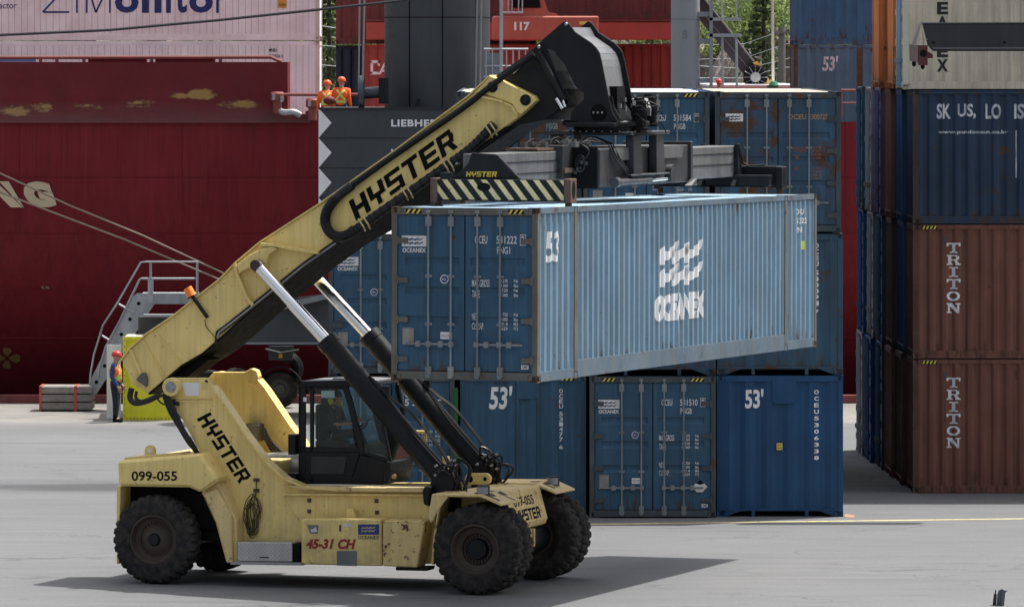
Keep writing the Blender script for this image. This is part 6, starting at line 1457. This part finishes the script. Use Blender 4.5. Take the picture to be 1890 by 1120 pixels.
a = MP(1178, 190, .1); q = MB(); q.add([a+Vector((-.10, -.1, .07)), a+Vector((.14, -.1, .07)), a+Vector((.20, -.1, -.09)), a+Vector((.0, -.1, -.05)), a+Vector((-.10, .3, .09)), a+Vector((.14, .3, .09)), a+Vector((.20, .3, -.07)), a+Vector((.0, .3, -.03))], [(0,1,2,3),(4,7,6,5),(0,4,5,1),(1,5,6,2),(2,6,7,3),(3,7,4,0)]); q.build('valve_cover', mat('pale_metal', (.55, .55, .52), .35, .5), rs)
random.seed(21); q = MB()
for i in range(10):
    c = MP(random.uniform(1136, 1212), random.uniform(188, 238), random.uniform(-.5, .2)); q.tube(smoothpath([c, c+Vector((random.uniform(.02, .15), -.08, random.uniform(-.02, .12))), c+Vector((random.uniform(.1, .25), 0, random.uniform(-.15, .05)))], 4), .012, 5)
for k in range(3): q.tube(smoothpath([MP(1124+k*3, 178, -.6), MP(1128+k*3, 200, -.62), MP(1140+k*3, 220, -.6), MP(1152+k*2, 228, -.5)], 4), .011, 5)
q.build('head_hose', mat('hose_grey', None), rs, True)
q = MB()
for i in range(14): c = MP(random.uniform(1140, 1215), random.uniform(180, 242), random.uniform(-.4, .3)); q.box(c.x-.03, c.x+.03, c.y-.03, c.y+.03, c.z-.04, c.z+.04)
q.build('hose_fitting', steel, rs)
# spreader, in the container's own axes
sp = bpy.data.objects.new('spreader', None)
rel = Matrix.Rotation(TM, 3, 'Z') @ (CO-RO)
link(sp, rs); sp.location = rel; sp.rotation_euler = (0, 0, -TH+TM); sp.empty_display_size = .2
q = MB(); q.box(-.80, .45, 5.75, 10.9, 3.12, 3.80); q.build('centre_frame', darkgrey, sp, bevel=.02)
q = MB(); q.box(-.12, .42, 5.70, 5.745, 3.10, 3.82); q.build('frame_opening', blackm, sp)
q = MB(); q.box(-.82, -.05, 5.2, 5.8, 3.15, 3.86); q.build('frame_collar', darkgrey, sp, bevel=.01); q = MB(); q.box(-.82, .50, 10.82, 10.94, 3.06, 3.86); q.add([(.50, 10.82, 3.06), (.50, 10.4, 3.06), (.50, 10.82, 3.2), (.62, 10.82, 3.06), (.62, 10.5, 3.06), (.62, 10.82, 3.2)], [(0,1,2),(3,5,4),(0,3,4,1),(1,4,5,2),(2,5,3,0)]); q.build('frame_collar', darkgrey, sp, bevel=.01)
q = MB(); q.box(-.74, -.16, 2.0, 5.6, 3.14, 3.76); tb1 = q.build('telescopic_beam', greyblack, sp, bevel=.01)
q = MB(); q.box(-.16, .40, 10.9, 14.0, 3.16, 3.74); q.build('telescopic_beam', greyblack, sp, bevel=.01)
q = MB()
for z in (3.60, 3.40): q.box(-.158, -.150, 2.0, 5.6, z-.008, z+.008); q.box(.402, .41, 10.95, 14.0, z-.008, z+.008)
q.build('beam_seam', black, sp)
# near end beam with stripes
q = MB(); q.box(-1.17, 1.17, 1.83, 2.13, 2.965, 3.335); eb = q.build('end_beam', black, sp, bevel=.015)
q = MB(); n_ = 10
for i in range(n_+1):
    x0 = -1.30+i*.235; pts = [(x0, 3.325), (x0+.105, 3.325), (x0+.105+.27, 2.985), (x0+.27, 2.985)]
    def clip(pts, x_, keep):
        out = []
        for (a, b), (c, d) in zip(pts, pts[1:]+pts[:1]):
            ia = (a-x_)*keep >= 0; ic = (c-x_)*keep >= 0
            if ia: out.append((a, b))
            if ia != ic: t_ = (x_-a)/(c-a); out.append((x_, b+(d-b)*t_))
        return out
    pts = clip(clip(pts, -1.14, 1), 1.13, -1)
    if len(pts) > 2: q.quad(*[(a, 1.824, b) for a, b in pts])
q.build('warning_stripe', hazstripe, eb)
q = MB(); q.lathe([(0, 1.822), (.085, 1.822)], (0, 0, 0), 'y', 20); q.v = [(v[0]*1.45-.30, v[1], v[2]*.85+3.20) for v in q.v]; q.build('end_hole', blackm, eb)
q = MB(); q.box(-1.10, -.92, 1.85, 2.1, 3.335, 3.44); q.build('beam_block', black, eb)
for sx in (-1, 1):
    for yy in (1.80, 14.0):
        q = MB(); x0 = sx*1.20; q.box(x0-.06, x0+.06, yy, yy+.33, 2.93, 3.35); h_ = q.build('twistlock_housing', rust_steel if yy < 5 else black, sp, bevel=.012)
        q = MB(); q.lathe([(0, 0), (.08, 0)], (0, 0, 0), 'x', 18); q.v = [(x0+sx*.063, yy+.165+v[1]*1.1, 3.16+v[2]*1.9) for v in q.v]; q.build('housing_slot', blackm, h_)
        q = MB(); q.cyl((x0-sx*.03, yy+.16, 2.84), (x0-sx*.03, yy+.16, 2.94), .06, 10); q.build('twistlock', rust_steel, h_)
q = MB(); q.box(-1.17, 1.17, 14.02, 14.32, 2.965, 3.36); q.box(-1.1, 1.1, 13.7, 14.02, 2.99, 3.2); q.build('end_beam', black, sp, bevel=.015)
q = MB(); q.prism([(-.95, 3.335), (.32, 3.335), (.05, 3.60), (-.10, 3.75), (-.56, 3.78), (-.62, 3.60), (-.80, 3.42)], 1.93, 2.02, lambda a, b, t: (a, t, b)); ng = q.build('end_gusset', black, sp, bevel=.01)
q = MB(); btext(q, 'HYSTER', (-.66, -.10, 3.37, 3.46), lambda s, t: (s, 1.924, t), shear=.2); q.build('lettering', mat('gold_lettering', (.62, .45, .05), .5), ng)
q = MB(); q.prism([(13.75, 3.16), (13.75, 3.77), (13.9, 3.77), (14.02, 3.36), (14.02, 3.0), (13.5, 3.0)], .41, .48, lambda a, b, t: (t, a, b)); q.prism([(13.75, 3.16), (13.75, 3.77), (13.9, 3.77), (14.02, 3.36), (14.02, 3.0), (13.5, 3.0)], -.25, -.17, lambda a, b, t: (t, a, b)); q.build('end_gusset', black, sp)
q = MB(); q.tube([(.50, 13.72, 3.78), (.50, 13.85, 3.6), (.5, 14.0, 3.42), (.6, 14.05, 3.36), (.9, 14.1, 3.38)], .018, 6); q.build('beam_hose', mat('hose_grey', None), sp)
# legs under the rotator
q = MB()
for y_ in (7.25, 8.55):
    q.prism([(y_-.12, 4.02), (y_+.28, 4.02), (y_+.40, 3.30), (y_-.10, 3.30)], .47, .62, lambda a, b, t: (t, a, b)); q.prism([(y_-.12, 4.02), (y_+.28, 4.02), (y_+.40, 3.30), (y_-.10, 3.30)], -.95, -.82, lambda a, b, t: (t, a, b))
q.box(.44, .66, 6.9, 9.1, 3.30, 3.33); q.box(-1.0, .66, 6.9, 9.1, 4.02, 4.08); q.build('support_leg', darkgrey, sp, bevel=.012)
q = MB(); q.prism([(6.3, 3.80), (7.5, 3.80), (7.4, 3.58), (6.4, 3.58)], .45, .53, lambda a, b, t: (t, a, b)); q.prism([(8.9, 3.80), (10.3, 3.80), (10.2, 3.58), (9.0, 3.58)], .45, .53, lambda a, b, t: (t, a, b)); q.build('guide_pad', greyblack, sp)
q = MB(); q.cyl((.60, 6.2, 3.20), (.60, 8.1, 3.20), .06, 14); q.cyl((.60, 6.1, 3.20), (.60, 6.3, 3.20), .09, 14); q.cyl((.54, 9.3, 3.30), (.66, 9.3, 3.30), .17, 18); q.build('shift_cylinder', darkgrey, sp, True)
q = MB(); q.cyl((.60, 8.1, 3.20), (.60, 9.2, 3.22), .035, 10); q.build('shift_rod', chrome, sp, True)
random.seed(31); q = MB()
for i in range(12):
    c = Vector((random.uniform(-.75, .2), random.uniform(5.0, 6.5), 3.88)); q.tube(smoothpath([c, c+Vector((.06, random.uniform(.1, .6), random.uniform(.02, .12))), c+Vector((random.uniform(0, .3), random.uniform(.4, 1.2), -.02))], 4), .016, 5)
for i in range(5):
    c = Vector((.15+random.uniform(-.05, .05), 5.66-i*.012, 3.52+random.uniform(-.05, .05))); ra, rb = random.uniform(.05, .10), random.uniform(.10, .19)
    q.tube([c+Vector((ra*math.cos(t_*.45+i), 0, rb*math.sin(t_*.45+i))) for t_ in range(13)], .014, 5)
q.tube(smoothpath([(.22, 5.64, 3.62), (.30, 5.6, 3.76), (.18, 5.62, 3.86), (.0, 5.7, 3.88)], 4), .016, 5)
for k in range(3): q.tube(smoothpath([(.50, 6.1+k*.12, 3.86), (.55, 6.35+k*.12, 3.6), (.58, 6.75+k*.1, 3.40), (.60, 7.0+k*.1, 3.16)], 5), .016, 5)
q.tube(smoothpath([(.60, 6.9, 3.16), (.62, 7.8, 3.14), (.62, 8.4, 3.24), (.60, 9.0, 3.22)], 4), .014, 5)
q.build('spreader_hose', mat('hose_grey', None), sp, True)
q = MB()
for i in range(26): c = Vector((random.uniform(-.78, .3), random.uniform(4.6, 6.8), 3.86+random.uniform(0, .08))); r_ = random.uniform(.02, .05); q.box(c.x-r_, c.x+r_, c.y-r_*2, c.y+r_*2, c.z-r_, c.z+r_)
for i in range(6): c = Vector((.15+random.uniform(-.12, .12), 5.66, 3.62-random.uniform(0, .25))); q.box(c.x-.03, c.x+.03, c.y-.04, c.y, c.z-.03, c.z+.03)
q.build('valve_block', mat('valve_steel', (.09, .09, .09), .4, .5, var=.6), sp)
q = MB(); q.box(-.80, -.20, 4.3, 5.2, 3.78, 3.82); q.box(-.14, .0, 5.2, 5.7, 3.38, 3.46); q.build('service_plate', rust_steel, sp)

# cab
VC = -.66; VD = .58
CP = [(551, 712), (560, 704), (630, 704), (640, 711), (650, 740), (668, 812), (672, 838), (706, 852), (708, 870), (706, 893), (551, 893)]
def cbox(pts, v0, v1, name, m, par, **k): return MB().side(outl(pts, VC), v0, v1).build(name, m, par, **k)
cab_e = bpy.data.objects.new('cab', None); link(cab_e, rs)
cbox([(551, 893), (706, 893), (706, 880), (551, 880)], VC, VD, 'cab_floor', black, cab_e)
cbox([(549, 712), (556, 704), (632, 702), (690, 704), (694, 712), (640, 714), (560, 714)], VC-.02, VD+.02, 'cab_roof', black, cab_e, bevel=.015)
cbox([(556, 703), (632, 701), (688, 703), (688, 704.5), (556, 704.5)], VC+.02, VD-.02, 'roof_panel', mat('roof_grey', (.20, .20, .21), .5), cab_e)
for (v0, v1) in ((VC, VC+.06), (VD-.06, VD)):
    q = MB()
    for pts in ([(551, 712), (563, 712), (563, 890), (551, 890)], [(628, 706), (640, 711), (650, 740), (668, 812), (672, 838), (664, 838), (654, 800), (641, 745), (632, 716)], [(572, 712), (578, 712), (578, 890), (572, 890)],
                [(551, 824), (664, 826), (664, 834), (551, 834)], [(690, 712), (695, 716), (708, 780), (722, 850), (717, 851), (703, 782), (688, 722)], [(566, 714), (634, 714), (634, 719), (566, 719)], [(672, 832), (722, 846), (722, 852), (672, 838)]): q.side(outl(pts, VC), v0, v1)
    q.build('cab_pillar', black, cab_e)
q = MB()
for pts in ([(551, 834), (664, 834), (650, 880), (640, 886), (551, 886)], [(664, 838), (700, 848), (718, 853), (720, 868), (714, 893), (640, 893), (650, 880)]): q.side(outl(pts, VC), VC+.01, VC+.04); q.side(outl(pts, VC), VD-.04, VD-.01)
q.side(outl([(708, 852), (719, 853), (721, 868), (714, 893), (706, 893)], VC), VC, VD); q.side(outl([(551, 880), (556, 880), (556, 700), (551, 712)], VC), VC, VC+.1); q.build('lower_panel', black, cab_e, bevel=.01)
q = MB(); q.side(outl([(574, 842), (640, 842), (634, 874), (574, 874)], VC), VC-.004, VC+.005); q.build('door_window', mat('dark_window', (.012, .016, .017), .12), cab_e)
q = MB(); q.side(outl([(566, 708), (626, 708), (626, 719), (637, 730), (661, 826), (644, 884), (566, 888)], VC), VC-.025, VC-.022)
q = MB(); f_ = outl([(568, 719), (632, 719), (641, 745), (656, 826), (568, 826)], VC); q.quad(*[(a, VC+.03, b) for a, b in f_]); q.build('door_glass', glass, cab_e); q = MB(); q.quad(*[(a, VD-.03, b) for a, b in f_]); q.build('door_glass', glass, cab_e)
q = MB(); f_ = outl([(641, 714), (690, 714), (703, 782), (718, 849), (672, 834), (655, 760)], VC); q.quad(*[(a, VC+.03, b) for a, b in f_]); q.build('front_side_glass', glass, cab_e); q = MB(); q.quad(*[(a, VD-.03, b) for a, b in f_]); q.build('front_side_glass', glass, cab_e); q = MB()
A_, B_, C__ = [M(x, y, VC) for x, y in ((691, 714), (706, 782), (720, 850))]; q.quad((A_[0], VC, A_[1]), (A_[0], VD, A_[1]), (B_[0], VD, B_[1]), (B_[0], VC, B_[1])); q.quad((B_[0], VC, B_[1]), (B_[0], VD, B_[1]), (C__[0], VD, C__[1]), (C__[0], VC, C__[1])); q.build('windscreen', glass, cab_e)
q = MB(); a, b = M(592, 734, VC), M(616, 721, VC); q.box(a[0], b[0], VC+.035, VC+.05, a[1], b[1]); q.build('paper_notice', mat('paper_blue_white', (.62, .68, .70), .6), cab_e)
q = MB(); a, b = M(560, 741, VC), M(566, 733, VC); q.box(a[0], b[0], VC-.006, VC, a[1], b[1]); q.build('white_sticker', white, cab_e)
q = MB(); a, b = M(590, 800, 0), M(612, 745, 0); q.box(a[0], a[0]+.12, -.25, .25, a[1]-.1, b[1]); q.box(a[0], a[0]+.5, -.25, .25, a[1]-.25, a[1]-.1); q.box(a[0]+.05, a[0]+.45, -.4, -.3, a[1]+.1, a[1]+.16); q.build('seat', mat('seat_grey', (.03, .032, .034), .8), cab_e, bevel=.03)
q = MB(); a = MP(640, 790, -.05); q.lathe([(.20, -.015), (.225, 0), (.20, .015), (.185, 0), (.20, -.015)], (0, 0, 0), 'z', 20); q.v = [(a.x+.25+v[0]*.6-v[2]*.5, a.y+v[1], a.z+v[2]*.8-v[0]*.8*-1*.6) for v in q.v]; q.tube([(a.x+.25, a.y, a.z), (a.x+.40, a.y, a.z-.4)], .04, 8); q.build('steering_wheel', blackm, cab_e, True)
q = MB(); a = MP(665, 830, 0); q.box(a.x, a.x+.35, -.45, .4, a.z-.3, a.z+.12); q.build('dashboard', mat('seat_grey', None), cab_e, bevel=.05)
q = MB(); q.side(outl([(596, 738), (622, 736), (624, 772), (604, 778)], .2), .45, .5); q.build('hi_vis_jacket', mat('jacket_lime', (.45, .60, .05), .8, var=.2), cab_e)
q = MB()
q.tube([MP(610, 703, -.3), MP(616, 699, -.3), MP(650, 699, -.3)], .015, 5); q.box(MP(645, 703, 0).x, MP(650, 697, 0).x, -.1, .0, MP(645, 703, 0).z, MP(645, 697, 0).z)
q.tube([MP(664, 790, -.5), MP(680, 775, -.5), MP(684, 772, -.5)], .012, 5); q.build('roof_fitting', black, cab_e)
q = MB(); q.tube([MP(707, 790, -.3), MP(728, 870, -.3)], .018, 6); q.tube([MP(700, 770, -.1), MP(714, 820, -.1), MP(727, 880, -.1)], .014, 6); q.build('wiper', black, cab_e)
q = MB(); q.box(M(535, 0, -.5)[0], M(549, 0, -.5)[0], -.6, -.2, M(535, 838, -.5)[1], M(535, 801, -.5)[1]); q.box(M(533, 0, -.5)[0], M(552, 0, -.5)[0], -.66, .3, M(535, 893, -.5)[1], M(535, 872, -.5)[1]); q.build('battery_box', black, rs, bevel=.01)
q = MB(); a = MP(728, 879, -.66); q.lathe([(0, -.06), (.04, -.05), (.05, 0), (.03, .04), (0, .05)], (a.x, a.y, a.z), 'y', 12); q.build('brass_fitting', mat('brass', (.35, .25, .1), .3, .8), cab_e, True)
su_, sz_ = M(600, 800, -.05)
J = dict(pelvis=(0, 0, 0), chest=(.03, 0, .36), neck=(.05, 0, .53), head=(.09, 0, .66), hipL=(.06, .1, -.03), kneeL=(.48, .13, .04), ankL=(.55, .13, -.38), toeL=(.70, .14, -.42), hipR=(.06, -.1, -.03), kneeR=(.48, -.13, .04), ankR=(.55, -.13, -.38), toeR=(.70, -.14, -.42),
         shL=(.03, .19, .46), elL=(.14, .22, .20), haL=(.40, .14, .24), shR=(.03, -.19, .46), elR=(.12, -.24, .18), haR=(.38, -.16, .20))
dl = Vector((su_+.15, -.05, sz_)); wl = Matrix.Rotation(-TM, 3, 'Z') @ dl+RO
person('dark haired driver in a dark shirt sitting in the cab of the yellow loader', wl, -TM, J, (mat('driver_shirt', (.025, .03, .035), .8), False), navy, None, None, mat('dark_hair', (.015, .012, .01), .7))
